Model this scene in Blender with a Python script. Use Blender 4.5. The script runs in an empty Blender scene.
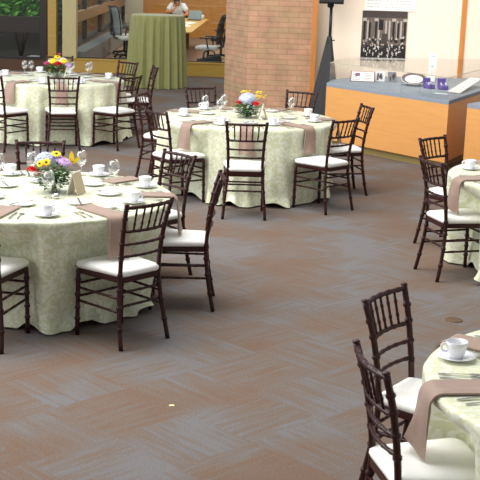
import bpy, bmesh, math, random
from mathutils import Vector, Matrix, noise
random.seed(11)
S = bpy.context.scene
COL = bpy.context.scene.collection
R_ = math.radians
TAU = math.tau

# ------------------------------------------------------------------ tagging
def tag(o, label=None, cat=None, group=None, kind=None):
    if label: o['label'] = label
    if cat: o['category'] = cat
    if group: o['group'] = group
    if kind: o['kind'] = kind
    return o

def empty(name, loc=(0, 0, 0), rz=0.0):
    o = bpy.data.objects.new(name, None)
    o.empty_display_size = .05
    COL.objects.link(o)
    o.location = loc
    o.rotation_euler = (0, 0, rz)
    return o

def link(name, bm, mat, parent=None, smooth=True, loc=None, rz=None, autos=None):
    me = bpy.data.meshes.new(name)
    bmesh.ops.recalc_face_normals(bm, faces=bm.faces[:]) if not getattr(bm, 'keepn', False) else None
    bm.to_mesh(me)
    bm.free()
    mats = mat if isinstance(mat, (list, tuple)) else [mat]
    for m in mats: me.materials.append(m)
    for p in me.polygons: p.use_smooth = smooth
    o = bpy.data.objects.new(name, me)
    COL.objects.link(o)
    if parent: o.parent = parent
    if loc is not None: o.location = loc
    if rz is not None: o.rotation_euler = (0, 0, rz)
    if smooth and autos:
        try: me.set_sharp_from_angle(angle=R_(autos))
        except Exception: pass
    return o

def copy_tree(o, parent=None):
    c = o.copy()
    COL.objects.link(c)
    c.parent = parent
    for ch in o.children: copy_tree(ch, c)
    return c

# ------------------------------------------------------------------ mesh helpers
def BM(): return bmesh.new()

def box(bm, x0, x1, y0, y1, z0, z1, bev=0.0, M=None, mi=0):
    vs = [bm.verts.new((x, y, z)) for x in (x0, x1) for y in (y0, y1) for z in (z0, z1)]
    idx = [(0, 1, 3, 2), (4, 6, 7, 5), (0, 4, 5, 1), (2, 3, 7, 6), (0, 2, 6, 4), (1, 5, 7, 3)]
    fs = [bm.faces.new([vs[i] for i in f]) for f in idx]
    for f in fs: f.material_index = mi
    if bev > 0:
        es = list({e for f in fs for e in f.edges})
        r = bmesh.ops.bevel(bm, geom=es, offset=bev, segments=2, profile=.6, affect='EDGES')
        vs = list({v for f in r['faces'] for v in f.verts} | {v for v in vs if v.is_valid})
        for f in r['faces']: f.material_index = mi
    if M is not None:
        for v in vs:
            if v.is_valid: v.co = M @ v.co
    return vs

def prism(bm, pts, z0, z1, bev=0.0, mi=0):
    a = [bm.verts.new((x, y, z0)) for x, y in pts]
    b = [bm.verts.new((x, y, z1)) for x, y in pts]
    n = len(pts)
    fs = [bm.faces.new(a[::-1]), bm.faces.new(b)]
    for i in range(n):
        fs.append(bm.faces.new((a[i], a[(i + 1) % n], b[(i + 1) % n], b[i])))
    for f in fs: f.material_index = mi
    if bev:
        r = bmesh.ops.bevel(bm, geom=list({e for f in fs for e in f.edges}), offset=bev, segments=2, profile=.6, affect='EDGES')

def tube(bm, pts, rads, n=8, cap=True, squash=1.0):
    pts = [Vector(p) for p in pts]
    if not isinstance(rads, (list, tuple)): rads = [rads] * len(pts)
    t0 = (pts[1] - pts[0]).normalized()
    ref = Vector((0, 0, 1)) if abs(t0.z) < .9 else Vector((0, 1, 0))
    u = t0.cross(ref).normalized()
    rings = []
    for i, p in enumerate(pts):
        if i == 0: t = pts[1] - pts[0]
        elif i == len(pts) - 1: t = pts[-1] - pts[-2]
        else: t = (pts[i + 1] - pts[i - 1])
        t.normalize()
        u = (u - t * u.dot(t)).normalized()
        w = t.cross(u)
        rings.append([bm.verts.new(p + (u * math.cos(TAU * k / n) + w * squash * math.sin(TAU * k / n)) * rads[i]) for k in range(n)])
    for a, b in zip(rings, rings[1:]):
        for k in range(n):
            bm.faces.new((a[k], a[(k + 1) % n], b[(k + 1) % n], b[k]))
    if cap:
        bm.faces.new(rings[0][::-1]); bm.faces.new(rings[-1])

def ringed(pts, r, nodes, bump=1.28, steps=14):
    """polyline resampled with bamboo rings at fractions nodes"""
    pts = [Vector(p) for p in pts]
    L = [0]
    for a, b in zip(pts, pts[1:]): L.append(L[-1] + (b - a).length)
    T = L[-1]
    fr = [(i / steps, 1.0) for i in range(steps + 1)]
    for q in nodes:
        d = .008 / T
        fr += [(q - 1.6 * d, 1.0), (q - .6 * d, bump), (q + .6 * d, bump), (q + 1.6 * d, 1.0)]
    fr = sorted(f for f in fr if 0 <= f[0] <= 1)
    def at(f):
        s = f * T
        for i in range(len(L) - 1):
            if s <= L[i + 1] + 1e-9:
                return pts[i].lerp(pts[i + 1], (s - L[i]) / (L[i + 1] - L[i]))
        return pts[-1]
    return [at(f) for f, _ in fr], [r * k for _, k in fr]

def catmull(pts, sub=5):
    P = [Vector(p) for p in pts]
    P = [P[0] * 2 - P[1]] + P + [P[-1] * 2 - P[-2]]
    out = []
    for i in range(1, len(P) - 2):
        for k in range(sub):
            t = k / sub
            a, b, c, d = P[i - 1], P[i], P[i + 1], P[i + 2]
            out.append(.5 * ((2 * b) + (c - a) * t + (2 * a - 5 * b + 4 * c - d) * t * t + (3 * b - a - 3 * c + d) * t ** 3))
    out.append(P[-2])
    return out

def lathe(bm, prof, n=24, c=(0, 0, 0), closed=False):
    rings = []
    for r, z in prof:
        if r < 1e-5: rings.append([bm.verts.new((c[0], c[1], c[2] + z))])
        else: rings.append([bm.verts.new((c[0] + r * math.cos(TAU * k / n), c[1] + r * math.sin(TAU * k / n), c[2] + z)) for k in range(n)])
    seq = list(zip(rings, rings[1:]))
    if closed: seq.append((rings[-1], rings[0]))
    for a, b in seq:
        for k in range(n):
            k2 = (k + 1) % n
            if len(a) == 1 and len(b) == 1: continue
            if len(a) == 1: bm.faces.new((a[0], b[k2], b[k]))
            elif len(b) == 1: bm.faces.new((a[k], a[k2], b[0]))
            else: bm.faces.new((a[k], a[k2], b[k2], b[k]))

def blob(bm, c, r, sc=(1, 1, 1), sub=2, rough=0.0, M=None):
    res = bmesh.ops.create_icosphere(bm, subdivisions=sub, radius=1.0)
    for v in res['verts']:
        k = 1 + (rough * noise.noise(v.co * 2.3 + Vector(c) * 7) if rough else 0)
        v.co = Vector((v.co.x * sc[0], v.co.y * sc[1], v.co.z * sc[2])) * r * k
        if M is not None: v.co = M @ v.co
        v.co += Vector(c)
    return res['verts']

# ------------------------------------------------------------------ materials
MAT = {}
def mat(name, col, rough=.5, metal=0.0, spec=.5, noise_amt=0.0, noise_scale=8.0, bump=0.0, bump_scale=60, sheen=0.0, emit=None, coat=0.0, stretch=(1, 1, 1)):
    if name in MAT: return MAT[name]
    m = bpy.data.materials.new(name)
    m.use_nodes = True
    nt = m.node_tree
    b = nt.nodes['Principled BSDF']
    b.inputs['Base Color'].default_value = (*col, 1)
    b.inputs['Roughness'].default_value = rough
    b.inputs['Metallic'].default_value = metal
    b.inputs['Specular IOR Level'].default_value = spec
    if sheen: b.inputs['Sheen Weight'].default_value = sheen
    if coat: b.inputs['Coat Weight'].default_value = coat
    tc = nt.nodes.new('ShaderNodeTexCoord')
    mp = nt.nodes.new('ShaderNodeMapping')
    mp.inputs['Scale'].default_value = stretch
    nt.links.new(tc.outputs['Object'], mp.inputs['Vector'])
    if noise_amt:
        n = nt.nodes.new('ShaderNodeTexNoise')
        n.inputs['Scale'].default_value = noise_scale
        n.inputs['Detail'].default_value = 4
        nt.links.new(mp.outputs[0], n.inputs['Vector'])
        mr = nt.nodes.new('ShaderNodeMapRange')
        mr.inputs['From Min'].default_value = .3; mr.inputs['From Max'].default_value = .7
        mr.inputs['To Min'].default_value = 1 - noise_amt; mr.inputs['To Max'].default_value = 1 + noise_amt
        nt.links.new(n.outputs['Fac'], mr.inputs['Value'])
        mx = nt.nodes.new('ShaderNodeVectorMath'); mx.operation = 'SCALE'
        mx.inputs[0].default_value = col
        nt.links.new(mr.outputs[0], mx.inputs['Scale'])
        nt.links.new(mx.outputs[0], b.inputs['Base Color'])
    if bump:
        n2 = nt.nodes.new('ShaderNodeTexNoise')
        n2.inputs['Scale'].default_value = bump_scale
        nt.links.new(mp.outputs[0], n2.inputs['Vector'])
        bp = nt.nodes.new('ShaderNodeBump')
        bp.inputs['Strength'].default_value = bump
        bp.inputs['Distance'].default_value = .01
        nt.links.new(n2.outputs['Fac'], bp.inputs['Height'])
        nt.links.new(bp.outputs[0], b.inputs['Normal'])
    MAT[name] = m
    return m

def glassmat(name, tint=(1, 1, 1), gloss=.12, rough=.02, fres=True, base=.05):
    m = bpy.data.materials.new(name); m.use_nodes = True
    nt = m.node_tree; nt.nodes.clear()
    o = nt.nodes.new('ShaderNodeOutputMaterial')
    mix = nt.nodes.new('ShaderNodeMixShader')
    tr = nt.nodes.new('ShaderNodeBsdfTransparent'); tr.inputs[0].default_value = (*tint, 1)
    gl = nt.nodes.new('ShaderNodeBsdfGlossy'); gl.inputs['Roughness'].default_value = rough
    lw = nt.nodes.new('ShaderNodeLayerWeight'); lw.inputs['Blend'].default_value = .5
    pw = nt.nodes.new('ShaderNodeMath'); pw.operation = 'POWER'; pw.inputs[1].default_value = 3.5
    nt.links.new(lw.outputs['Facing'], pw.inputs[0])
    ad = nt.nodes.new('ShaderNodeMath'); ad.operation = 'MULTIPLY_ADD'; ad.use_clamp = True
    ad.inputs[1].default_value = gloss; ad.inputs[2].default_value = base
    nt.links.new(pw.outputs[0], ad.inputs[0])
    nt.links.new(ad.outputs[0], mix.inputs[0])
    nt.links.new(tr.outputs[0], mix.inputs[1]); nt.links.new(gl.outputs[0], mix.inputs[2])
    nt.links.new(mix.outputs[0], o.inputs[0])
    MAT[name] = m
    return m

def s2l(r, g, b):
    f = lambda c: (c / 255 / 12.92) if c / 255 <= .04045 else ((c / 255 + .055) / 1.055) ** 2.4
    return (f(r), f(g), f(b))

mahog = mat('dark_mahogany', s2l(50, 16, 13), .33, spec=.35, noise_amt=.25, noise_scale=30)
ivory = mat('ivory_vinyl', s2l(250, 249, 244), .45, noise_amt=.03, noise_scale=5, bump=.08, bump_scale=12)
china = mat('white_china', s2l(238, 238, 242), .12, spec=.6, coat=.4)
napk = mat('taupe_linen', s2l(156, 130, 115), .5, sheen=.15, noise_amt=.06, noise_scale=18, bump=.15, bump_scale=220)
silver = mat('silver_metal', (.62, .60, .57), .22, metal=1.0)
gl = glassmat('clear_glass', gloss=.7, base=.15, rough=.10)
pane = glassmat('window_glass', tint=(.93, .95, .94), gloss=.35, base=.03, rough=.0)
vitr = glassmat('vitrine_glass', tint=(.985, .99, .985), gloss=.30, base=.035, rough=.0)
caseorange = mat('orange_veneer', s2l(224, 162, 92), .42, noise_amt=.05, noise_scale=3, stretch=(1, 1, 14))
felt = mat('blue_grey_felt', s2l(140, 150, 162), .8, noise_amt=.05, noise_scale=40)
toek = mat('olive_toe_kick', s2l(150, 132, 78), .6)
wallcream = mat('cream_paint', s2l(250, 232, 212), .8, noise_amt=.02, noise_scale=2)
wallbeige = mat('beige_paint', s2l(226, 220, 204), .85)
orangewood = mat('orange_wood_trim', s2l(205, 135, 70), .5, noise_amt=.08, noise_scale=6, stretch=(6, 6, .6))
yellowwood = mat('yellow_oak', s2l(196, 158, 72), .4, noise_amt=.07, noise_scale=5, stretch=(.7, 5, 5))
creampost = mat('pale_oak_post', s2l(205, 192, 140), .5, noise_amt=.05, noise_scale=6, stretch=(5, 5, .5))
darkframe = mat('dark_bronze_frame', s2l(34, 28, 24), .4)
brownbase = mat('dark_brown_base', s2l(92, 62, 40), .6)
officewood = mat('orange_panel_wood', s2l(208, 142, 62), .45, noise_amt=.1, noise_scale=3, stretch=(1, 1, 5))
officefloor = mat('office_carpet', s2l(165, 135, 112), .9, noise_amt=.1, noise_scale=12)
black = mat('black_plastic', s2l(22, 22, 24), .45)
blackfab = mat('black_fabric', s2l(30, 32, 36), .85)
scrim = mat('charcoal_scrim', s2l(54, 54, 58), .85, noise_amt=.06, noise_scale=4)
meshgrey = mat('grey_mesh_fabric', s2l(150, 156, 165), .7)
greyledge = mat('grey_ledge_laminate', s2l(128, 135, 138), .35)
greencloth = mat('sage_green_cloth', s2l(146, 148, 90), .6, sheen=.3, noise_amt=.05, noise_scale=8, bump=.08, bump_scale=150)
paper = mat('white_paper', s2l(240, 240, 238), .7)
skin = mat('skin', s2l(205, 140, 105), .55)
shirt = mat('white_cotton', s2l(232, 236, 240), .8)
hairm = mat('dark_hair', s2l(45, 36, 32), .6)
leafm = mat('leaf_green', s2l(62, 105, 42), .5, noise_amt=.35, noise_scale=40)
hedgeg = mat('garden_foliage', s2l(70, 125, 50), .6, noise_amt=.5, noise_scale=6)
barkm = mat('bark', s2l(60, 52, 42), .9, noise_amt=.3, noise_scale=10)
tablewood = mat('plywood_tabletop', s2l(190, 160, 120), .6)
greymetal = mat('grey_metal', s2l(90, 90, 92), .4, metal=.6)

# ---- carpet squares
def carpet():
    m = bpy.data.materials.new('carpet_squares'); m.use_nodes = True
    nt = m.node_tree; N = nt.nodes.new; Lk = nt.links.new
    b = nt.nodes['Principled BSDF']; b.inputs['Roughness'].default_value = .95; b.inputs['Specular IOR Level'].default_value = .15
    tc = N('ShaderNodeTexCoord')
    mp = N('ShaderNodeMapping'); mp.inputs['Rotation'].default_value = (0, 0, R_(46)); mp.inputs['Scale'].default_value = (2.0, 2.0, 1)
    Lk(tc.outputs['Object'], mp.inputs['Vector'])
    fl = N('ShaderNodeVectorMath'); fl.operation = 'FLOOR'; Lk(mp.outputs[0], fl.inputs[0])
    wn = N('ShaderNodeTexWhiteNoise'); wn.noise_dimensions = '2D'; Lk(fl.outputs[0], wn.inputs['Vector'])
    # large drift
    nz = N('ShaderNodeTexNoise'); nz.inputs['Scale'].default_value = 1.5; nz.inputs['Detail'].default_value = 3
    Lk(tc.outputs['Object'], nz.inputs['Vector'])
    # parity
    sx = N('ShaderNodeSeparateXYZ'); Lk(fl.outputs[0], sx.inputs[0])
    ad = N('ShaderNodeMath'); ad.operation = 'ADD'; Lk(sx.outputs[0], ad.inputs[0]); Lk(sx.outputs[1], ad.inputs[1])
    md = N('ShaderNodeMath'); md.operation = 'FLOORED_MODULO'; md.inputs[1].default_value = 2; Lk(ad.outputs[0], md.inputs[0])
    def streak(sc, scale):
        mm = N('ShaderNodeMapping'); mm.inputs['Scale'].default_value = sc; Lk(mp.outputs[0], mm.inputs['Vector'])
        n = N('ShaderNodeTexNoise'); n.inputs['Scale'].default_value = scale; n.inputs['Detail'].default_value = 3; n.inputs['Roughness'].default_value = .6
        Lk(mm.outputs[0], n.inputs['Vector']); return n.outputs['Fac']
    a, c = streak((1, 12, 1), 1.1), streak((12, 1, 1), 1.1)
    mxs = N('ShaderNodeMix'); Lk(md.outputs[0], mxs.inputs[0]); Lk(a, mxs.inputs[2]); Lk(c, mxs.inputs[3])
    # patchy factor = tile random *.45 + streak*.9 + drift*.5
    def mul(o, k):
        q = N('ShaderNodeMath'); q.operation = 'MULTIPLY'; q.inputs[1].default_value = k; Lk(o, q.inputs[0]); return q.outputs[0]
    def plus(p, q_):
        q = N('ShaderNodeMath'); q.operation = 'ADD'; Lk(p, q.inputs[0]); Lk(q_, q.inputs[1]); return q.outputs[0]
    tot = plus(plus(mul(wn.outputs['Value'], .22), mul(mxs.outputs[0], .95)), mul(nz.outputs['Fac'], 1.1))
    mr = N('ShaderNodeMapRange'); mr.inputs['From Min'].default_value = .92; mr.inputs['From Max'].default_value = 1.34; Lk(tot, mr.inputs['Value'])
    cr = N('ShaderNodeValToRGB')
    e = cr.color_ramp.elements
    e[0].position = 0.0; e[0].color = (*s2l(113, 110, 111), 1)
    e[1].position = 1.0; e[1].color = (*s2l(113, 93, 80), 1)
    k = cr.color_ramp.elements.new(.45); k.color = (*s2l(112, 101, 94), 1)
    Lk(mr.outputs[0], cr.inputs[0])
    # fine weave
    f = N('ShaderNodeTexNoise'); f.inputs['Scale'].default_value = 90; f.inputs['Detail'].default_value = 2; Lk(tc.outputs['Object'], f.inputs['Vector'])
    fm = N('ShaderNodeMapRange'); fm.inputs['From Min'].default_value = .3; fm.inputs['From Max'].default_value = .7; fm.inputs['To Min'].default_value = .88; fm.inputs['To Max'].default_value = 1.12; Lk(f.outputs['Fac'], fm.inputs['Value'])
    vm = N('ShaderNodeVectorMath'); vm.operation = 'SCALE'; Lk(cr.outputs[0], vm.inputs[0]); Lk(fm.outputs[0], vm.inputs['Scale'])
    Lk(vm.outputs[0], b.inputs['Base Color'])
    bp = N('ShaderNodeBump'); bp.inputs['Strength'].default_value = .25; bp.inputs['Distance'].default_value = .004; Lk(f.outputs['Fac'], bp.inputs['Height']); Lk(bp.outputs[0], b.inputs['Normal'])
    return m

def brickmat():
    m = bpy.data.materials.new('tan_brick'); m.use_nodes = True
    nt = m.node_tree; N = nt.nodes.new; Lk = nt.links.new
    b = nt.nodes['Principled BSDF']; b.inputs['Roughness'].default_value = .9; b.inputs['Specular IOR Level'].default_value = .2
    uv = N('ShaderNodeUVMap'); uv.uv_map = 'UVMap'
    br = N('ShaderNodeTexBrick')
    br.inputs['Scale'].default_value = 1.0
    br.inputs['Brick Width'].default_value = .30; br.inputs['Row Height'].default_value = .078
    br.inputs['Mortar Size'].default_value = .006; br.inputs['Mortar Smooth'].default_value = .6
    br.inputs['Bias'].default_value = 0.0
    br.inputs['Color1'].default_value = (*s2l(196, 152, 126), 1)
    br.inputs['Color2'].default_value = (*s2l(182, 152, 120), 1)
    br.inputs['Mortar'].default_value = (*s2l(158, 130, 102), 1)
    Lk(uv.outputs[0], br.inputs['Vector'])
    n = N('ShaderNodeTexNoise'); n.inputs['Scale'].default_value = 5; n.inputs['Detail'].default_value = 5; Lk(uv.outputs[0], n.inputs['Vector'])
    mr = N('ShaderNodeMapRange'); mr.inputs['From Min'].default_value = .3; mr.inputs['From Max'].default_value = .7; mr.inputs['To Min'].default_value = .86; mr.inputs['To Max'].default_value = 1.14; Lk(n.outputs['Fac'], mr.inputs['Value'])
    vm = N('ShaderNodeVectorMath'); vm.operation = 'SCALE'; Lk(br.outputs['Color'], vm.inputs[0]); Lk(mr.outputs[0], vm.inputs['Scale'])
    Lk(vm.outputs[0], b.inputs['Base Color'])
    bp = N('ShaderNodeBump'); bp.invert = True; bp.inputs['Strength'].default_value = .25; bp.inputs['Distance'].default_value = .006; Lk(br.outputs['Fac'], bp.inputs['Height']); Lk(bp.outputs[0], b.inputs['Normal'])
    return m

def damask():
    m = bpy.data.materials.new('pale_green_damask'); m.use_nodes = True
    nt = m.node_tree; N = nt.nodes.new; Lk = nt.links.new
    b = nt.nodes['Principled BSDF']
    b.inputs['Sheen Weight'].default_value = .25
    uv = N('ShaderNodeUVMap'); uv.uv_map = 'UVMap'
    vo = N('ShaderNodeTexNoise'); vo.inputs['Scale'].default_value = 15; vo.inputs['Detail'].default_value = 1.5; vo.inputs['Distortion'].default_value = 2.2; Lk(uv.outputs[0], vo.inputs['Vector'])
    mr = N('ShaderNodeMapRange'); mr.inputs['From Min'].default_value = .47; mr.inputs['From Max'].default_value = .53; Lk(vo.outputs['Fac'], mr.inputs['Value'])
    cr = N('ShaderNodeMix'); cr.data_type = 'RGBA'
    cr.inputs[6].default_value = (*s2l(213, 215, 178), 1)
    cr.inputs[7].default_value = (*s2l(229, 232, 210), 1)
    Lk(mr.outputs[0], cr.inputs[0]); Lk(cr.outputs[2], b.inputs['Base Color'])
    rr = N('ShaderNodeMapRange'); rr.inputs['To Min'].default_value = .42; rr.inputs['To Max'].default_value = .28; Lk(mr.outputs[0], rr.inputs['Value']); Lk(rr.outputs[0], b.inputs['Roughness'])
    n2 = N('ShaderNodeTexNoise'); n2.inputs['Scale'].default_value = 7; n2.inputs['Detail'].default_value = 2; Lk(uv.outputs[0], n2.inputs['Vector'])
    bp = N('ShaderNodeBump'); bp.inputs['Strength'].default_value = .35; bp.inputs['Distance'].default_value = .02; Lk(n2.outputs['Fac'], bp.inputs['Height']); Lk(bp.outputs[0], b.inputs['Normal'])
    return m
dam = damask()
brick = brickmat()

# ------------------------------------------------------------------ camera
H = 2.3687
pitch, roll = .23, .0343133
fwd = Vector((0, math.cos(pitch), -math.sin(pitch)))
rt = Vector((1, 0, 0)); up = Vector((0, math.sin(pitch), math.cos(pitch)))
rt2 = rt * math.cos(roll) + up * math.sin(roll)
up2 = up * math.cos(roll) - rt * math.sin(roll)
cam = bpy.data.cameras.new('camera')
cam.sensor_width = 36; cam.lens = 36 * 1198.14 / 480
cam.dof.use_dof = True
cam.dof.focus_distance = 8.0
cam.dof.aperture_fstop = 14
co = bpy.data.objects.new('camera', cam); COL.objects.link(co)
Mx = Matrix((rt2, up2, -fwd)).transposed().to_4x4()
Mx.translation = (0, 0, H)
co.matrix_world = Mx
S.camera = co

# ------------------------------------------------------------------ setting
bm = BM(); box(bm, -7, 7, -3, 24.8, -.1, 0)
tag(link('floor', bm, carpet(), smooth=False), kind='structure')
bm = BM(); box(bm, -3.84, 7, 24.8, 38, -.1, 0)
tag(link('floor', bm, officefloor, smooth=False), kind='structure')

# low timber base of the glass wall
bm = BM(); box(bm, -4.08, 1.6, 24.72, 24.86, 0, .255); box(bm, -4.08, 1.6, 24.70, 24.9, .255, .285, mi=0)
tag(link('trim_1', bm, yellowwood, smooth=False), kind='structure')
bm = BM(); box(bm, -7, -4.08, 24.72, 24.86, 0, .22)
tag(link('wall_back', bm, brownbase, smooth=False), kind='structure')
# garden window
w = tag(empty('window_1', (-5.1, 24.8, .22)), kind='structure')
bm = BM(); box(bm, -1.9, 1.01, -.05, .05, 0, .06); box(bm, -1.9, 1.01, -.05, .05, 2.4, 2.46)
box(bm, .87, 1.01, -.06, .06, 0, 2.4); box(bm, -1.3, -1.2, -.05, .05, 0, 2.4)
link('window_frame', bm, darkframe, w, smooth=False)
bm = BM(); box(bm, -1.9, .87, -.055, .055, .54, .87, .006)
link('transom_panel', bm, mat('dark_brown_panel', s2l(44, 34, 26), .5), w, smooth=False)
bm = BM(); box(bm, -1.9, .87, -.01, 0, .06, .54)
link('pane', bm, pane, w, smooth=False)
bm = BM(); box(bm, -1.9, .87, -.01, 0, .87, 2.4)
link('pane', bm, pane, w, smooth=False)
# posts
bm = BM(); box(bm, -4.06, -3.89, 24.70, 24.9, .285, 2.8, .004)
tag(link('trim_2', bm, yellowwood, smooth=False), kind='structure')
bm = BM(); box(bm, -3.76, -3.48, 24.68, 24.92, .285, 2.8, .004)
tag(link('trim_3', bm, creampost, smooth=False), kind='structure')
w = tag(empty('window_2', (-3.8, 24.8, .285)), kind='structure')
bm = BM(); box(bm, -.09, .04, 0, .008, 0, 2.5)
link('pane', bm, pane, w, smooth=False)
w = tag(empty('window_3', (-2, 24.8, .285)), kind='structure')
bm = BM(); box(bm, -1.48, .62, 0, .01, 0, 2.5)
link('pane', bm, pane, w, smooth=False)
bm = BM(); box(bm, .63, 3.6, 0, .01, 0, 2.5)
link('pane', bm, pane, w, smooth=False)
bm = BM(); box(bm, .617, .633, -.006, .016, 0, 2.5)
link('joint_strip', bm, mat('clear_gasket', s2l(190, 195, 190), .3), w, smooth=False)
bm = BM(); box(bm, -1.48, 3.6, -.02, .03, 0, .02)
link('channel', bm, darkframe, w, smooth=False)

# meeting room shell
bm = BM(); box(bm, -3.75, 3.4, 37.0, 37.15, 0, 3)
tag(link('wall_back', bm, officewood, smooth=False), kind='structure')
bm = BM()
for k, z in enumerate((.95, 1.45)): box(bm, -3.0, 3.3, 36.985, 37.0, z, z + .02)
tag(link('trim_4', bm, mat('pale_reveal', s2l(222, 170, 100), .5), smooth=False), kind='structure')
bm = BM(); box(bm, -3.75, -3.15, 36.6, 37.0, 0, 3)
tag(link('wall_back', bm, mat('ivory_column', s2l(214, 204, 176), .7), smooth=False), kind='structure')
bm = BM(); box(bm, 3.3, 3.4, 24.9, 37, 0, 3)
tag(link('wall_right', bm, officewood, smooth=False), kind='structure')
bm = BM(); box(bm, -3.80, -3.66, 24.93, 36.6, 0, .42)
tag(link('wall_left', bm, mat('brown_low_wall', s2l(120, 96, 74), .7), smooth=False), kind='structure')
w = tag(empty('window_4', (-3.73, 30.7, .42)), kind='structure')
bm = BM()
box(bm, -.05, .05, -5.75, 5.8, 0, .05); box(bm, -.05, .05, -5.75, 5.8, 2.3, 2.36)
for y in (-5.75, -2.9, 0, 2.9, 5.72): box(bm, -.05, .05, y, y + .08, .05, 2.3)
link('window_frame', bm, darkframe, w, smooth=False)
bm = BM(); box(bm, -.06, .06, -5.67, 5.7, .50, .72)
link('transom_panel', bm, mat('tan_transom', s2l(150, 118, 84), .6), w, smooth=False)
bm = BM(); box(bm, -.01, 0, -5.67, 5.7, .05, 2.3)
link('pane', bm, pane, w, smooth=False)
c = BM(); box(c, -3.655, -3.34, 25.0, 36.4, .02, .40, .01)
tag(link('heater_ledge', c, greyledge, smooth=False), 'long grey ledge cabinet running under the meeting room side windows', 'ledge')

# courtyard outside
bm = BM(); box(bm, -16, -3.85, 24.87, 40, -.12, -.02)
tag(link('ground', bm, mat('courtyard_soil', s2l(34, 32, 28), .95, noise_amt=.2, noise_scale=3), smooth=False), kind='structure')
bm = BM(); box(bm, -16, -3.9, 39, 39.4, -.1, 5)
tag(link('wall_courtyard', bm, mat('courtyard_brick', s2l(58, 52, 44), .9, noise_amt=.2, noise_scale=4), smooth=False), kind='structure')
def bush(cx, cy, rx, ry, h, n, lab, m=hedgeg, seed=1, stem=.25):
    rnd = random.Random(seed)
    t = empty('garden_shrub', (cx, cy, 0)); tag(t, lab, 'shrub')
    bm = BM()
    for i in range(n):
        a = rnd.random() * TAU; u = rnd.random() ** .5; z = stem + rnd.random() * (h - stem)
        k = math.sqrt(max(.05, 1 - ((z - stem - (h - stem) * .45) / ((h - stem) * .62)) ** 2))
        p = Vector((rx * u * k * math.cos(a), ry * u * k * math.sin(a), z))
        d = Vector((rnd.gauss(0, 1), rnd.gauss(0, 1), rnd.gauss(0, .6))).normalized()
        e = d.cross(Vector((rnd.gauss(0, 1), rnd.gauss(0, 1), rnd.gauss(0, 1)))).normalized()
        L = rnd.uniform(.06, .13)
        vs = [bm.verts.new(p + d * L), bm.verts.new(p + e * L * .4), bm.verts.new(p - d * L), bm.verts.new(p - e * L * .4)]
        bm.faces.new(vs)
    link('foliage', bm, m, t, smooth=False)
    bm = BM()
    for i in range(5):
        a = i * 1.3
        tube(bm, [(0, 0, -.02), (rx * .3 * math.cos(a), ry * .3 * math.sin(a), h * .4), (rx * .5 * math.cos(a), ry * .5 * math.sin(a), h * .75)], [.03, .02, .01], 6)
    link('stem', bm, barkm, t)
bush(-5.15, 27.6, .75, .5, 2.3, 1500, 'bright green leafy shrub outside the dark framed window', mat('bright_foliage', s2l(96, 160, 62), .5, noise_amt=.4, noise_scale=9), 3, .85)
bush(-6.9, 29.5, 1.1, .8, 2.8, 1500, 'dark green shrub farther back in the courtyard at the picture edge', mat('dark_foliage', s2l(52, 84, 48), .6, noise_amt=.4, noise_scale=7), 4)
bush(-4.9, 33.0, .9, .9, 2.6, 1300, 'dim green shrub by the courtyard side of the meeting room', mat('dim_foliage', s2l(70, 96, 60), .6, noise_amt=.4, noise_scale=7), 5)
bm = BM(); tube(bm, catmull([(-5.62, 26.7, -.05), (-5.6, 26.7, .8), (-5.66, 26.75, 1.7), (-5.6, 26.8, 2.9)], 5), [.11] * 16, 10)
tag(link('tree_trunk', bm, barkm), 'dark tree trunk standing close outside the left window', 'tree trunk')
bm = BM(); prism(bm, [(-4.85, 25.9), (-4.35, 25.85), (-4.25, 26.5), (-4.75, 26.6)], -.02, .16, .03)
tag(link('stone_slab', bm, mat('pale_stone', s2l(170, 168, 182), .6)), 'pale low stone slab on the ground outside the lower window', 'stone')

# brick pillar
def brickpillar():
    bm = BM()
    pts = [(0.01, 18.0), (.955, 17.98), (1.2, 18.7), (-.33, 18.72)]
    uvl = bm.loops.layers.uv.new('UVMap')
    n = len(pts); acc = 0
    for i in range(n):
        a, b = pts[i], pts[(i + 1) % n]
        L = math.dist(a, b)
        vs = [bm.verts.new((a[0], a[1], 0)), bm.verts.new((b[0], b[1], 0)), bm.verts.new((b[0], b[1], 3.2)), bm.verts.new((a[0], a[1], 3.2))]
        f = bm.faces.new(vs)
        for l, q in zip(f.loops, ((acc, 0), (acc + L, 0), (acc + L, 3.2), (acc, 3.2))): l[uvl].uv = q
        acc += L
    bmesh.ops.remove_doubles(bm, verts=bm.verts[:], dist=1e-5)
    return tag(link('wall_brick', bm, brick, smooth=False), kind='structure')
brickpillar()
bm = BM(); box(bm, .955, 1.03, 17.95, 18.06, 0, 3.2, .003)
tag(link('trim_5', bm, orangewood, smooth=False), kind='structure')
bm = BM(); box(bm, 1.03, 2.2, 18.25, 18.35, 0, 3.2)
tag(link('wall_recess', bm, wallbeige, smooth=False), kind='structure')
# poster wall: slightly turned
wang = math.atan(.12)
def wallY(X): return 16.92 + (X - 1.2) * .12
def wallobj(name, x0, x1, z0, z1, d0, d1, m, kind='structure', bev=0):
    """box on the poster wall; d = distance in front of its face"""
    bm = BM()
    k = math.cos(wang)
    box(bm, (x0 - 1.2) / k, (x1 - 1.2) / k, -d1, -d0, z0, z1, bev)
    o = link(name, bm, m, smooth=False, loc=(1.2, 16.92, 0), rz=wang)
    if kind: tag(o, kind=kind)
    return o
wallobj('wall_right', 1.20, 5.5, 0, 3.2, -.1, 0, wallcream)
wallobj('trim_6', 3.0, 3.068, .6, 3.2, 0, .02, orangewood)

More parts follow.
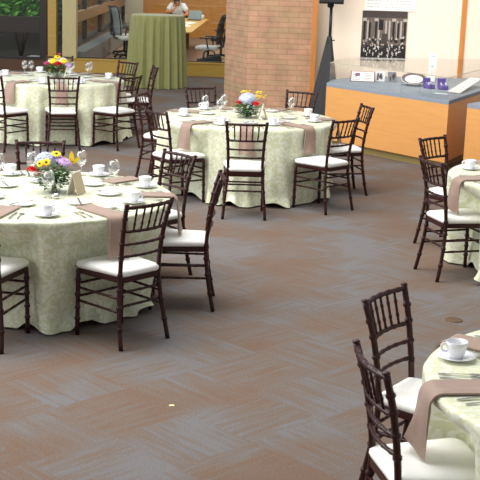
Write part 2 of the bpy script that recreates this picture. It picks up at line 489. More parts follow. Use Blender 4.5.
# ------------------------------------------------------------------ display counters
FL, FR, BR, BL = Vector((1.06, 15.71)), Vector((2.39, 14.06)), Vector((3.42, 15.6)), Vector((1.17, 16.42))
FRb = Vector((3.75, 16.74))
t = empty('display_counter', (2.2, 15.4, 0)); off = Vector((2.2, 15.4))
tag(t, 'long orange veneer display counter with blue grey top below the framed photograph', 'display counter', 'display counters')
def quad(bm, P, z0, z1, bev=0):
    prism(bm, [tuple(p - off) for p in P], z0, z1, bev)
def inset(P, d):
    c = sum(P, Vector((0, 0))) / len(P)
    return [p + (c - p).normalized() * d for p in P]
P4 = [FL, FR, Vector((3.85, 17.18)), Vector((1.62, 16.90)), Vector((1.17, 16.2))]
bm = BM(); quad(bm, P4, .10, .79); link('body', bm, caseorange, t, smooth=False)
bm = BM(); quad(bm, inset(P4, .09), 0, .10); link('toe_kick', bm, toek, t, smooth=False)
bm = BM(); quad(bm, P4, .79, .835, .003); link('deck', bm, felt, t, smooth=False)
gt = tag(empty('glass_cover', (2.2, 15.4, .8355)), 'clear glass vitrine cover on top of the long orange counter', 'glass case')
G = inset(P4, .035)
def pane_between(a, b, z0, z1, th=.008):
    bm = BM(); d = (b - a).normalized(); nrm = Vector((-d.y, d.x)) * th
    prism(bm, [tuple(a - off), tuple(b - off), tuple(b + nrm - off), tuple(a + nrm - off)], z0, z1)
    return bm
for a, b in ((G[0], G[1]), (G[1], G[2]), (G[3], G[4]), (G[4], G[0])):
    link('side_pane', pane_between(a, b, 0, .262), vitr, gt, smooth=False)
bm = BM(); prism(bm, [tuple(p - off) for p in G], .262, .270); link('top_pane', bm, vitr, gt, smooth=False)
bm = BM()
for a, b in ((G[0], G[1]), (G[1], G[2])):
    tube(bm, [(*(a - off), .268), (*(b - off), .268)], .0045, 6)
link('edge_polish', bm, mat('green_glass_edge', s2l(190, 186, 168), .2), gt, smooth=False)

# second counter
u2 = (FL - FR).normalized()
A = FR - u2 * .285; B = FR - u2 * 2.2; sd = Vector((.56, .83))
off = A.copy()
t = empty('display_counter', (A.x, A.y, 0))
tag(t, 'orange veneer display counter with blue grey top at the right picture edge', 'display counter', 'display counters')
P2 = [A, B, B + sd * 1.5, A + sd * 1.5]
bm = BM(); quad(bm, P2, .10, .79); link('body', bm, caseorange, t, smooth=False)
bm = BM(); quad(bm, inset(P2, .09), 0, .10); link('toe_kick', bm, toek, t, smooth=False)
bm = BM(); quad(bm, P2, .79, .835, .003); link('deck', bm, felt, t, smooth=False)

# ------------------------------------------------------------------ poster on the wall
def wpt(x, z, d): # world point on wall
    k = math.cos(wang); X = (x - 1.2) / k
    return Vector((1.2 + X * math.cos(wang) + d * math.sin(wang), 16.92 + X * math.sin(wang) - d * math.cos(wang), z))
pt = empty('wall_photograph', wpt(1.915, 1.065, .002), wang)
tag(pt, 'mounted black and white group photograph with white caption panel hanging on cream wall', 'poster')
pm = [mat('photo_grey', s2l(112, 98, 90), .5, noise_amt=.3, noise_scale=30), mat('photo_black', s2l(34, 28, 28), .5), mat('photo_dark', s2l(72, 62, 58), .5, noise_amt=.3, noise_scale=40),
      mat('photo_light', s2l(186, 176, 166), .5), mat('photo_white', s2l(232, 226, 218), .5)]
bm = BM()
W2, Hh = .32, .668
box(bm, -W2, W2, -.012, 0, 0, Hh, mi=0)
def pq(x0, x1, z0, z1, mi, d=.0135):
    vs = [bm.verts.new((x, -d, z)) for x, z in ((x0, z0), (x1, z0), (x1, z1), (x0, z1))]
    bm.faces.new(vs).material_index = mi
def pel(cx, cz, rx, rz, mi, d):
    vs = [bm.verts.new((cx + rx * math.cos(TAU * k / 9), -d, cz + rz * math.sin(TAU * k / 9))) for k in range(9)]
    bm.faces.new(vs).material_index = mi
pq(-W2, W2, Hh - .09, Hh, 2)
for x in (-.30, -.135, .115, .275):
    pq(x, x + .03, .27, Hh - .14, 1, .0138); pq(x - .012, x + .042, Hh - .14, Hh - .10, 3, .014)
for x in (-.25, -.09, .01, .06, .17, .225): pq(x, x + .022, .28, Hh - .13, 3, .0139)
for x in (-.215, .19): pq(x - .01, x + .02, .3, Hh - .16, 1, .0142)
pq(-.085, -.02, Hh - .26, Hh - .12, 1, .0144)
pq(-.03, .05, .2, .36, 2, .0143)
pq(-W2, W2, .03, .20, 1, .0141)
rnd = random.Random(5)
for i in range(70):
    x = rnd.uniform(-.29, .29); z = rnd.uniform(.06, .29) - .12 * (1 - abs(x) / .3) * rnd.random()
    pel(x, z, rnd.uniform(.018, .034), rnd.uniform(.02, .04), 1 if rnd.random() < .75 else 2, .0148 + i * 2e-5)
    pel(x + .002, z + .032, .009, .012, 3 if rnd.random() < .6 else 4, .0165 + i * 2e-5)
    if rnd.random() < .35: pel(x, z + .008, .005, .013, 4, .0168 + i * 2e-5)
pq(-W2, W2, 0, .022, 4, .0188)
link('photograph', bm, pm, pt, smooth=False)
bm = BM(); box(bm, -.30, .43, -.010, 0, .673, 1.05)
rnd = random.Random(8)
for r in range(7):
    x = -.26; z = .72 + r * .042
    while x < .36:
        wd = rnd.uniform(.015, .05)
        if x + wd > .38: break
        box(bm, x, x + wd, -.0115, -.0102, z, z + .008, mi=1); x += wd + .012
link('caption_board', bm, [paper, mat('grey_ink', s2l(185, 180, 175), .6)], pt, smooth=False)

# items in the case -------------------------------------------------
ZD = .836
def book(x, y, rz):
    t = empty('open_book', (x, y, ZD), rz); tag(t, 'open printed booklet propped up at the left end of the glass case', 'book')
    bm = BM(); M = Matrix.Rotation(R_(32), 4, 'X')
    box(bm, -.15, .0, 0, .20, 0, .012, .003, M); box(bm, .002, .15, 0, .20, 0, .012, .003, M)
    link('pages', bm, paper, t, smooth=False)
    bm = BM(); box(bm, -.16, .16, -.006, .21, -.0005, .006, 0, Matrix.Translation((0, 0, .003)) @ M); link('cover', bm, mat('maroon_cover', s2l(120, 50, 70), .5), t, smooth=False)
    bm = BM(); rnd = random.Random(2)
    for s in (-.14, .02):
        for r in range(5):
            box(bm, s, s + rnd.uniform(.06, .11), .02 + r * .034, .030 + r * .034, .0125, .0135, 0, M)
    box(bm, -.10, -.04, .10, .17, .0136, .0142, 0, M)
    link('print', bm, mat('print_ink', s2l(120, 85, 110), .6), t, smooth=False)
book(1.56, 16.05, R_(-6))
def photo_card(x, y, rz, w, h, col, lab, tilt=68, figs=True, seed=1):
    t = empty('photo_card', (x, y, ZD), rz); tag(t, lab, 'photograph', 'small photographs in the glass case')
    M = Matrix.Translation((0, 0, .001)) @ Matrix.Rotation(R_(tilt), 4, 'X')
    bm = BM(); box(bm, -w / 2, w / 2, 0, h, 0, .004, 0, M); link('card', bm, mat('card_%d' % seed, col, .5), t, smooth=False)
    bm = BM(); rnd = random.Random(seed)
    for i in range(5):
        x0 = rnd.uniform(-w * .38, w * .2); y0 = rnd.uniform(h * .1, h * .5)
        box(bm, x0, x0 + w * .2, y0, y0 + h * .38, .0045, .0055, 0, M)
    link('picture', bm, mat('picture_grey', s2l(62, 60, 64), .5), t, smooth=False)
    bm = BM(); tube(bm, [M @ Vector((0, h * .7, 0)), (0, h * .5, .003)], .003, 6); link('strut', bm, paper, t)
photo_card(1.80, 16.15, R_(-8), .13, .14, s2l(205, 208, 212), 'pale photograph card standing beside the open booklet in the glass case', seed=1)
photo_card(1.97, 16.12, R_(12), .12, .14, s2l(120, 122, 128), 'darker grey photograph card standing between the pale card and the oval plate', seed=2)
# oval plate on stand
t = empty('commemorative_plate', (2.20, 15.75, ZD), R_(-8)); tag(t, 'white plate with dark rim band and red lettering propped in the glass case', 'plate')
def tilt_lathe(name, prof, m, tilt, lift, parent, n=32, yoff=0):
    bm = BM(); lathe(bm, prof, n)
    Mt = Matrix.Translation((0, yoff, lift + .010)) @ Matrix.Rotation(R_(tilt), 4, 'X')
    for v in bm.verts: v.co = Mt @ v.co
    return link(name, bm, m, parent)
tilt_lathe('dish', [(0, 0), (.10, 0), (.165, .018), (.167, .022), (.10, .006), (0, .006)], china, 22, .065, t)
tilt_lathe('rim_band', [(.118, .0105), (.158, .0205), (.158, .0215), (.118, .0115)], mat('dark_plum_band', s2l(110, 90, 92), .4), 22, .0652, t)
bm = BM(); rnd = random.Random(4)
Mt = Matrix.Translation((0, 0, .0655)) @ Matrix.Rotation(R_(22), 4, 'X')
for r, y in enumerate((-.045, -.015, .015, .04)):
    xx = -.07
    while xx < .06:
        q = rnd.uniform(.01, .03); box(bm, xx, xx + q, y, y + .012, .0065, .0075, 0, Mt); xx += q + .007
link('lettering', bm, mat('red_ink', s2l(185, 80, 90), .5), t, smooth=False)
bm = BM(); tube(bm, [(-.08, -.05, .0), (-.08, .10, .0), (-.08, .10, .09)], .004, 6); tube(bm, [(.08, -.05, .0), (.08, .10, .0), (.08, .10, .09)], .004, 6)
link('stand', bm, greymetal, t)
# purple gem boxes
purple = mat('purple_velvet', s2l(92, 70, 150), .5)
for i, (x, y, rz, lab) in enumerate(((2.36, 15.42, .4, 'left purple box of glittering jewellery before the tall white card'), (2.53, 15.38, .15, 'right purple box of glittering jewellery beside the slanted white sheet'))):
    t = empty('jewellery_box', (x, y, ZD), rz); tag(t, lab, 'box', 'purple boxes in the glass case')
    bm = BM(); box(bm, -.055, .055, -.05, .05, 0, .05, .004); link('base', bm, purple, t, smooth=False)
    bm = BM(); box(bm, -.055, .055, .05, .062, .02, .145, .003, Matrix.Rotation(R_(-12), 4, 'X')); link('lid', bm, purple, t, smooth=False)
    bm = BM()
    for k in range(9): blob(bm, (random.uniform(-.042, .042), random.uniform(-.035, .035), .056 + random.random() * .02), random.uniform(.008, .014), sub=1)
    link('gem', bm, mat('gem_white', s2l(225, 220, 240), .1), t, smooth=False)
# tall white card
t = empty('tall_card', (2.52, 16.42, ZD), wang); tag(t, 'tall narrow white card standing upright at the back of the glass case', 'card')
M = Matrix.Rotation(R_(84), 4, 'X') @ Matrix.Rotation(R_(-4), 4, 'Z')
bm = BM(); box(bm, -.055, .055, 0, .38, .01, .016, 0, M); link('card', bm, paper, t, smooth=False)
bm = BM(); box(bm, -.012, .01, .33, .345, .0162, .0172, 0, M); box(bm, -.02, .02, .2, .21, .0162, .0172, 0, M); box(bm, -.01, .01, .1, .11, .0162, .0172, 0, M)
link('print', bm, mat('blue_ink', s2l(130, 150, 190), .6), t, smooth=False)
# slanted sheet
t = empty('caption_sheet', (2.60, 14.97, ZD), R_(-8)); tag(t, 'white caption sheet lying slanted near the right corner of the glass case', 'sheet')
M = Matrix.Rotation(R_(5), 4, 'X')
bm = BM(); pts = [(-.08, 0), (.07, -.10), (.38, .98), (.24, 1.05)]
a = [bm.verts.new(M @ Vector((x, y, .004))) for x, y in pts]; b = [bm.verts.new(M @ Vector((x, y, .010))) for x, y in pts]
bm.faces.new(a[::-1]); bm.faces.new(b)
for i in range(4): bm.faces.new((a[i], a[(i + 1) % 4], b[(i + 1) % 4], b[i]))
for v in bm.verts: v.co.z += .012
link('sheet', bm, paper, t, smooth=False)
bm = BM(); tube(bm, [(.28, .9, 0), (.28, .9, .092)], .006, 6); tube(bm, [(-.05, 0.02, 0), (-.05, 0.02, .016)], .006, 6); link('riser', bm, paper, t)
bm = BM()
for (x, y) in ((.10, .3), (.2, .6), (.26, .8)): box(bm, x, x + .04, y, y + .03, .0225, .0235, 0, M)
link('print', bm, mat('blue_ink', (0, 0, 0)), t, smooth=False)
bm = BM(); box(bm, -.09, .09, -.02, .02, 0, .006, 0)
tag(link('label_strip', bm, paper, smooth=False, loc=(2.42, 14.82, ZD), rz=R_(-30)), 'small white label strip on the counter deck before the purple boxes', 'label')

# ------------------------------------------------------------------ speaker on draped tripod
SX, SY = 1.135, 16.62
t = empty('speaker_stand', (SX, SY, 0)); tag(t, 'black tripod speaker stand wrapped in a charcoal fabric skirt beside the orange counter', 'speaker stand')
bm = BM(); tube(bm, [(0, 0, .45), (0, 0, 1.35)], .026, 12); tube(bm, [(0, 0, 1.3), (0, 0, 1.768)], .021, 12)
link('pole', bm, black, t)
bm = BM(); lathe(bm, [(.0, 1.27), (.03, 1.27), (.034, 1.30), (.034, 1.36), (.024, 1.38), (0, 1.38)], 16); tube(bm, [(.03, 0, 1.33), (.07, 0, 1.33)], .008, 8)
link('collar', bm, black, t)
for k in range(3):
    a = R_(160 + 120 * k); bm = BM(); tube(bm, [(0.02 * math.cos(a), .02 * math.sin(a), .9), (.27 * math.cos(a), .27 * math.sin(a), .015)], .011, 8)
    link('leg', bm, black, t)
bm = BM()
nn = 60; lv = 12; rows = []
for j in range(lv + 1):
    z = 1.38 - (1.38 - .02) * j / lv; f = (j / lv)
    row = []
    for k in range(nn):
        a = TAU * k / nn
        d = math.cos((a - R_(160)) % (TAU / 3) - math.pi / 3)
        rr = (.034 + .25 * f) * (.60 / max(d, .5)) * (1 if f > 0 else 1) + .012 * f * math.sin(9 * a)
        row.append(bm.verts.new((rr * math.cos(a), rr * math.sin(a), z)))
    rows.append(row)
for a, b in zip(rows, rows[1:]):
    for k in range(nn): bm.faces.new((a[k], a[(k + 1) % nn], b[(k + 1) % nn], b[k]))
link('skirt', bm, scrim, t)
t = empty('loudspeaker', (SX - .01, SY, 1.768)); tag(t, 'black loudspeaker box on top of the skirted tripod stand', 'loudspeaker')
bm = BM(); prism(bm, [(-.17, -.14), (.17, -.14), (.12, .16), (-.12, .16)], .055, .62, .015); link('cabinet', bm, black, t, smooth=False)
bm = BM(); box(bm, -.155, .155, -.150, -.140, .08, .60, .004); link('grille', bm, mat('dark_grille', s2l(34, 34, 36), .6, bump=.4, bump_scale=300), t, smooth=False)
bm = BM(); lathe(bm, [(0, 0), (.03, 0), (.045, .012), (.045, .055), (0, .055)], 16); link('pole_socket', bm, black, t)

# ------------------------------------------------------------------ chiavari chair
def make_chair():
    t = empty('chiavari_chair')
    nodes_long = [.14, .28, .40, .50, .62, .72, .82, .90]
    for s in (-1, 1):
        pts = catmull([(s * .198, -.243, .0), (s * .186, -.212, .16), (s * .170, -.190, .32), (s * .160, -.184, .45), (s * .162, -.198, .60), (s * .172, -.228, .77), (s * .187, -.269, .915)], 5)
        p, r = ringed(pts, .0145, nodes_long, 1.36, 26)
        bm = BM(); tube(bm, p, r, 10)
        top = Vector((s * .187, -.269, .915)); blob(bm, top + Vector((0, 0, .002)), .017, (1, 1, .55), 2)
        link('back_post', bm, mahog, t)
    for s in (-1, 1):
        p, r = ringed([(s * .186, .192, 0), (s * .184, .190, .2), (s * .182, .186, .43)], .0145, [.25, .42, .62, .85], 1.36, 10)
        bm = BM(); tube(bm, p, r, 10); link('leg', bm, mahog, t)
    # back rails (bowed backwards)
    def hw(z):   # half width and depth of posts at height z
        tb = [(.45, .160, -.184), (.60, .162, -.198), (.77, .172, -.228), (.915, .187, -.269)]
        for a, b in zip(tb, tb[1:]):
            if z <= b[0]:
                k = (z - a[0]) / (b[0] - a[0]); return a[1] + (b[1] - a[1]) * k, a[2] + (b[2] - a[2]) * k
        return tb[-1][1], tb[-1][2]
    def rail(z, r, bow, name, dz=0.0):
        w_, y_ = hw(z)
        pts = [(w_ * q, y_ - bow * (1 - q * q), z + dz * (1 - q * q)) for q in [i / 8 - 1 for i in range(17)]]
        p, rr = ringed(pts, r, [.12, .31, .5, .69, .88], 1.25, 16)
        bm = BM(); tube(bm, p, rr, 8); link(name, bm, mahog, t)
    rail(.898, .0115, .030, 'top_rail')
    rail(.742, .0100, .028, 'back_rail')
    rail(.658, .0090, .026, 'back_rail')
    rail(.580, .0090, .024, 'back_rail')
    for k in range(5):
        q0 = (k - 2) * .31
        w1, y1 = hw(.898); w0, y0 = hw(.742)
        p, rr = ringed([(w0 * q0, y0 - .028 * (1 - q0 * q0), .742), (w1 * q0, y1 - .030 * (1 - q0 * q0), .898)], .0062, [.3, .7], 1.35, 4)
        bm = BM(); tube(bm, p, rr, 6); link('spindle', bm, mahog, t)
    # seat frame & cushion
    def seat_outline(k=1.0):
        P = []
        def arc(cx, cy, r, a0, a1):
            for i in range(7):
                a = R_(a0 + (a1 - a0) * i / 6); P.append((cx + r * math.cos(a), cy + r * math.sin(a)))
        arc(.155, .160, .045, 0, 90); arc(-.155, .160, .045, 90, 180)
        arc(-.128, -.165, .035, 180, 270); arc(.128, -.165, .035, 270, 360)
        c = (0, -.0)
        return [(c[0] + x * k, c[1] + y * k) for x, y in P]
    bm = BM(); prism(bm, seat_outline(), .412, .446, .006); link('seat_frame', bm, mahog, t, autos=35)
    bm = BM()
    prof = [(.90, .446), (1.0, .450), (1.03, .464), (1.02, .478), (.95, .489), (.80, .496), (.55, .499), (.25, .500)]
    rows = [[bm.verts.new((x, y, z)) for x, y in seat_outline(k)] for k, z in prof]
    n = len(rows[0])
    for a, b in zip(rows, rows[1:]):
        for i in range(n): bm.faces.new((a[i], a[(i + 1) % n], b[(i + 1) % n], b[i]))
    bm.faces.new(rows[-1]); bm.faces.new(rows[0][::-1])
    link('seat_cushion', bm, ivory, t)
    # stretchers
    def st(a, b):
        p, rr = ringed([a, b], .0085, [.2, .5, .8], 1.2, 6); bm = BM(); tube(bm, p, rr, 8); link('stretcher', bm, mahog, t)
    for z in (.34, .255): st((-.185, .189, z), (.185, .189, z))
    for z, w_, y_ in ((.35, .168, -.190), (.265, .175, -.198)): st((-w_, y_, z), (w_, y_, z))
    for s in (-1, 1):
        for z, w_, y_ in ((.315, .170, -.192), (.23, .179, -.202)): st((s * .184, .188, z), (s * w_, y_, z))
    return t

CH = {'1a': (-0.753, 7.322, 137.4), '1b': (-0.418, 8.12, 181.4), '1c': (-0.682, 8.869, 221.8), '1d': (-1.558, 7.162, 77.6), '1e': (-1.573, 9.135, -82.8),
 '2a': (0.021, 11.186, 91.3), '2b': (0.784, 11.597, 135.2), '2c': (1.025, 12.493, 193.6), '2d': (0.532, 13.541, -117.0), '2e': (-0.404, 13.627, -64.7), '2f': (-0.644, 11.73, 37.4), '2g': (-0.869, 12.975, -17.0),
 '3a': (-2.253, 14.793, 102.3), '3b': (-2.922, 14.621, 58.1), '3c': (-1.625, 15.017, 142.6), '3d': (-1.827, 16.73, 229.4), '3e': (-1.483, 16.22, 193.6), '3f': (-2.675, 17.221, -83.6), '3g': (-3.45, 16.55, -40.0),
 '4a': (0.889, 5.105, -34.6), '4b': (0.774, 4.385, 11.9), '5a': (1.84, 10.199, -43.6), '5b': (1.70, 9.186, 17.3)}
CL = {
 '1a': 'dark wooden chair with its slatted back to us at front right of the left table',
 '1b': 'dark wooden chair seen side on, right of the left table, back a leaning line',
 '1c': 'dark wooden chair behind right of the left table, turned to face lower left',
 '1d': 'dark wooden chair cut by the left picture edge, only cushion corner and legs in view',
 '1e': 'dark wooden chair behind the left table, spindled back above its flowers',
 '2a': 'dark wooden chair squarely facing the middle table from the front',
 '2b': 'dark wooden chair at front right of the middle table, full back and legs in view',
 '2c': 'dark wooden chair right of the middle table, narrow back against the orange counter',
 '2d': 'dark wooden chair behind the middle table next to the draped speaker stand',
 '2e': 'dark wooden chair behind the middle table left of the brick pillar',
 '2f': 'dark wooden chair at front left of the middle table with its cushion against the cloth',
 '2g': 'dark wooden chair left of the middle table, the farther of two on that side',
 '3a': 'dark wooden chair squarely facing the far left table from the front',
 '3b': 'dark wooden chair at the left picture edge before the far left table',
 '3c': 'dark wooden chair at front right of the far left table',
 '3d': 'dark wooden chair behind right of the far left table, beside the green cocktail table',
 '3e': 'dark wooden chair right of the far left table seen edge on',
 '3f': 'dark wooden chair behind the far left table, top rail just over the flowers',
 '3g': 'dark wooden chair behind left of the far left table at the picture edge',
 '4a': 'dark wooden chair beside the lower right table, the farther of two',
 '4b': 'dark wooden chair beside the lower right corner table, nearest of all chairs',
 '5a': 'dark wooden chair at the right edge table, the farther of two',
 '5b': 'dark wooden chair at the right edge table, nearer one seen with cushion and legs',
}
first = make_chair(); used = False
for k, (x, y, a) in CH.items():
    o = first if not used else copy_tree(first)
    used = True
    o.location = (x, y, 0); o.rotation_euler = (0, 0, R_(a - 90))
    tag(o, CL[k], 'chair', 'dark wooden banquet chairs')

# ------------------------------------------------------------------ round tables
RT = .91
TB = {1: (-1.3803, 8.0459), 2: (.0412, 12.4596), 3: (-2.5207, 15.8012), 4: (1.675, 4.52), 5: (2.5651, 9.3863)}
TN = {1: 'left table', 2: 'middle table', 3: 'far left table', 4: 'lower right table', 5: 'right edge table'}
def sm(a, b, x):
    t = max(0, min(1, (x - a) / (b - a))); return t * t * (3 - 2 * t)
FLARE = {1: -.19, 2: .02, 3: .05, 4: -.09, 5: -.09}
def make_table(i):
    cx, cy = TB[i]
    t = empty('round_table', (cx, cy, 0)); tag(t, 'round banquet table hidden under the pale green cloth, %s' % TN[i], 'table', 'round banquet tables')
    bm = BM(); lathe(bm, [(0, .738), (RT - .012, .738), (RT - .004, .742), (RT - .004, .754), (RT - .012, .758), (0, .758)], 64); link('tabletop', bm, tablewood, t)
    for k in range(4):
        a = R_(45 + 90 * k + 13 * i); bm = BM()
        tube(bm, [(.42 * math.cos(a), .42 * math.sin(a), 0), (.42 * math.cos(a), .42 * math.sin(a), .738)], .016, 8); link('leg', bm, greymetal, t)
    rnd = random.Random(i * 17 + 3)
    ph = [rnd.random() * TAU for _ in range(8)]
    chairs = [(Vector((x - cx, y - cy)), Vector((math.cos(R_(a)), math.sin(R_(a))))) for k, (x, y, a) in CH.items() if k[0] == str(i)]
    bm = BM(); uvl = bm.loops.layers.uv.new('UVMap')
    NA = 384
    top = [(.0001, .765), (.2, .765), (.45, .765), (.7, .765), (.86, .765), (.895, .7648), (.908, .762)]
    NR = 30
    def fold(th, h):
        a = .50 * math.sin(13 * th + ph[0] + .5 * math.sin(3 * th + ph[1])) +   .34 * math.sin(22 * th + ph[2] + .8 * h) + .22 * math.sin(35 * th + ph[3] - 1.2 * h)
        a += .35 * math.sin(4 * th + ph[4])
        return math.copysign(min(1.4, abs(a)) ** .75, a)
    rows = []; uvs = []
    for r, z in top:
        rows.append([(r * math.cos(TAU * k / NA), r * math.sin(TAU * k / NA), z) for k in range(NA)])
        uvs.append([(r * math.cos(TAU * k / NA), r * math.sin(TAU * k / NA)) for k in range(NA)])
    for j in range(NR + 1):
        h = j / NR
        row = []; uvr = []
        for k in range(NA):
            th = TAU * k / NA
            z = .752 * (1 - h) + .014 * h
            amp = .003 + .060 * h ** .7
            r = RT + .008 + FLARE[i] * h + amp * (fold(th, h) + .15)
            if h > .86:
                q = (h - .86) / .14
                r += .032 * q ** 1.6 * (1 + .8 * math.sin(13 * th + ph[5])) + .005 * q * math.sin(31 * th + ph[6])
                z = max(.012, z + .045 * q * max(0, math.sin(11 * th + ph[7] + math.sin(4 * th))) ** 1.5)
            d = Vector((math.cos(th), math.sin(th)))
            for c, f in chairs:
                den = d.dot(f)
                if den > -.2: continue
                lim = (.228 - .016 * sm(.7, 1, h) + c.dot(f)) / den
                if lim <= 0 or lim > 2: continue
                P = d * lim - c
                lx = abs(P.x * f.y - P.y * f.x)
                wgt = 1 - sm(.195, .265, lx)
                if wgt <= 0: continue
                hv = sm(.02, .30, h)
                r2 = min(r, lim - .008)
                # deepest at seat height
                r = r + (r2 - r) * wgt * hv
            row.append((r * math.cos(th), r * math.sin(th), z)); uvr.append((th * RT, RT + .76 * h))
        rows.append(row); uvs.append(uvr)
    V = [[bm.verts.new(p) for p in row] for row in rows]
    for j in range(len(V) - 1):
        for k in range(NA):
            k2 = (k + 1) % NA
            f = bm.faces.new((V[j][k], V[j + 1][k], V[j + 1][k2], V[j][k2]))
            us = [uvs[j][k], uvs[j + 1][k], uvs[j + 1][k2], uvs[j][k2]]
            if k2 == 0 and j >= len(top):
                us[2] = (TAU * RT, us[2][1]); us[3] = (TAU * RT, us[3][1])
            if j == len(top) - 1:   # seam ring
                us = [(math.cos(TAU * q / NA) * rr, math.sin(TAU * q / NA) * rr) for q, rr in ((k, .908), (k, .93), (k2, .93), (k2, .908))]
            for l, q in zip(f.loops, us): l[uvl].uv = q
    bm.faces.new([v for v in V[0]][::-1])
    o = link('tablecloth', bm, dam, loc=(cx, cy, 0))
    labs = {1: 'pale green damask tablecloth over the big left table set with four visible cups', 2: 'pale green damask tablecloth over the middle table below the brick pillar',
            3: 'pale green damask tablecloth over the far left table by the dark window', 4: 'pale green damask tablecloth cut off at the lower right corner', 5: 'pale green damask tablecloth cut off at the right edge before the counter'}
    tag(o, labs[i], 'tablecloth', 'pale green tablecloths')
for i in TB: make_table(i)

# ------------------------------------------------------------------ tableware prototypes
ZT = .766
def P_cup():
    t = empty('coffee_cup')
    bm = BM(); lathe(bm, [(0, .004), (.022, .004), (.024, 0), (.028, .0), (.029, .006), (.038, .022), (.043, .045), (.046, .070), (.0445, .071), (.040, .045), (.034, .022), (.024, .012), (0, .010)], 28)
    link('bowl', bm, china, t)
    bm = BM(); tube(bm, catmull([(.041, 0, .058), (.058, 0, .060), (.066, 0, .046), (.058, 0, .030), (.040, 0, .026)], 4), .004, 8, squash=1.4); link('handle', bm, china, t)
    return t
def P_saucer():
    bm = BM(); lathe(bm, [(0, 0), (.042, 0), (.045, .003), (.070, .012), (.083, .017), (.083, .0195), (.070, .016), (.046, .009), (.028, .007), (0, .007)], 36)
    return link('saucer', bm, china)
def P_plate():
    bm = BM(); lathe(bm, [(0, 0), (.055, 0), (.058, .003), (.085, .013), (.088, .016), (.085, .0165), (.060, .008), (0, .007)], 36)
    return link('dessert_plate', bm, china)
def P_glass():
    t = empty('wine_glass')
    bm = BM(); lathe(bm, [(.012, .068), (.030, .085), (.041, .110), (.042, .130), (.037, .160), (.032, .182), (.0312, .182), (.036, .158), (.0405, .130), (.0395, .110), (.029, .087), (.0, .074)], 28)
    link('bowl', bm, gl, t)
    bm = BM(); lathe(bm, [(.0045, .008), (.0035, .03), (.004, .055), (.012, .068), (0, .07)], 12); link('stem', bm, gl, t)
    bm = BM(); lathe(bm, [(0, 0), (.036, 0), (.037, .002), (.02, .005), (.0045, .009), (0, .009)], 24); link('foot', bm, gl, t)
    return t
def flat(bm, outline, z0=.001, th=.0025, arch=.004):
    a = [bm.verts.new((x, y, z0 + arch * math.sin(max(0, min(1, (y + .1) / .2)) * math.pi))) for x, y in outline]
    b = [bm.verts.new((v.co.x, v.co.y, v.co.z + th)) for v in a]
    n = len(a)
    bm.faces.new(a[::-1]); bm.faces.new(b)
    for i in range(n): bm.faces.new((a[i], a[(i + 1) % n], b[(i + 1) % n], b[i]))
def P_fork():
    bm = BM()
    flat(bm, [(-.006, -.10), (.006, -.10), (.008, -.08), (.004, -.03), (.003, .02), (.011, .038), (.012, .055), (-.012, .055), (-.011, .038), (-.003, .02), (-.004, -.03), (-.008, -.08)])
    for x in (-.0105, -.0035, .0035, .0105): flat(bm, [(x - .0018, .055), (x + .0018, .055), (x + .001, .098), (x - .001, .098)])
    return link('fork', bm, silver, smooth=False)
def P_knife():
    t = empty('table_knife')
    bm = BM(); flat(bm, [(-.005, -.11), (.006, -.11), (.008, -.09), (.005, -.005), (-.004, -.005), (-.007, -.09)], th=.004); link('handle', bm, silver, t, smooth=False)
    bm = BM(); flat(bm, [(-.004, -.005), (.005, -.005), (.009, .03), (.009, .08), (.004, .105), (-.002, .11), (-.005, .05)], th=.0015); link('blade', bm, silver, t, smooth=False)
    return t
def P_spoon():
    bm = BM(); flat(bm, [(-.005, -.09), (.005, -.09), (.007, -.07), (.0035, -.02), (.003, .035)] + [(.017 * math.sin(R_(a)), .062 - .026 * math.cos(R_(a))) for a in range(20, 360, 20)] + [(-.003, .035), (-.0035, -.02), (-.007, -.07)])
    return link('spoon', bm, silver, smooth=False)

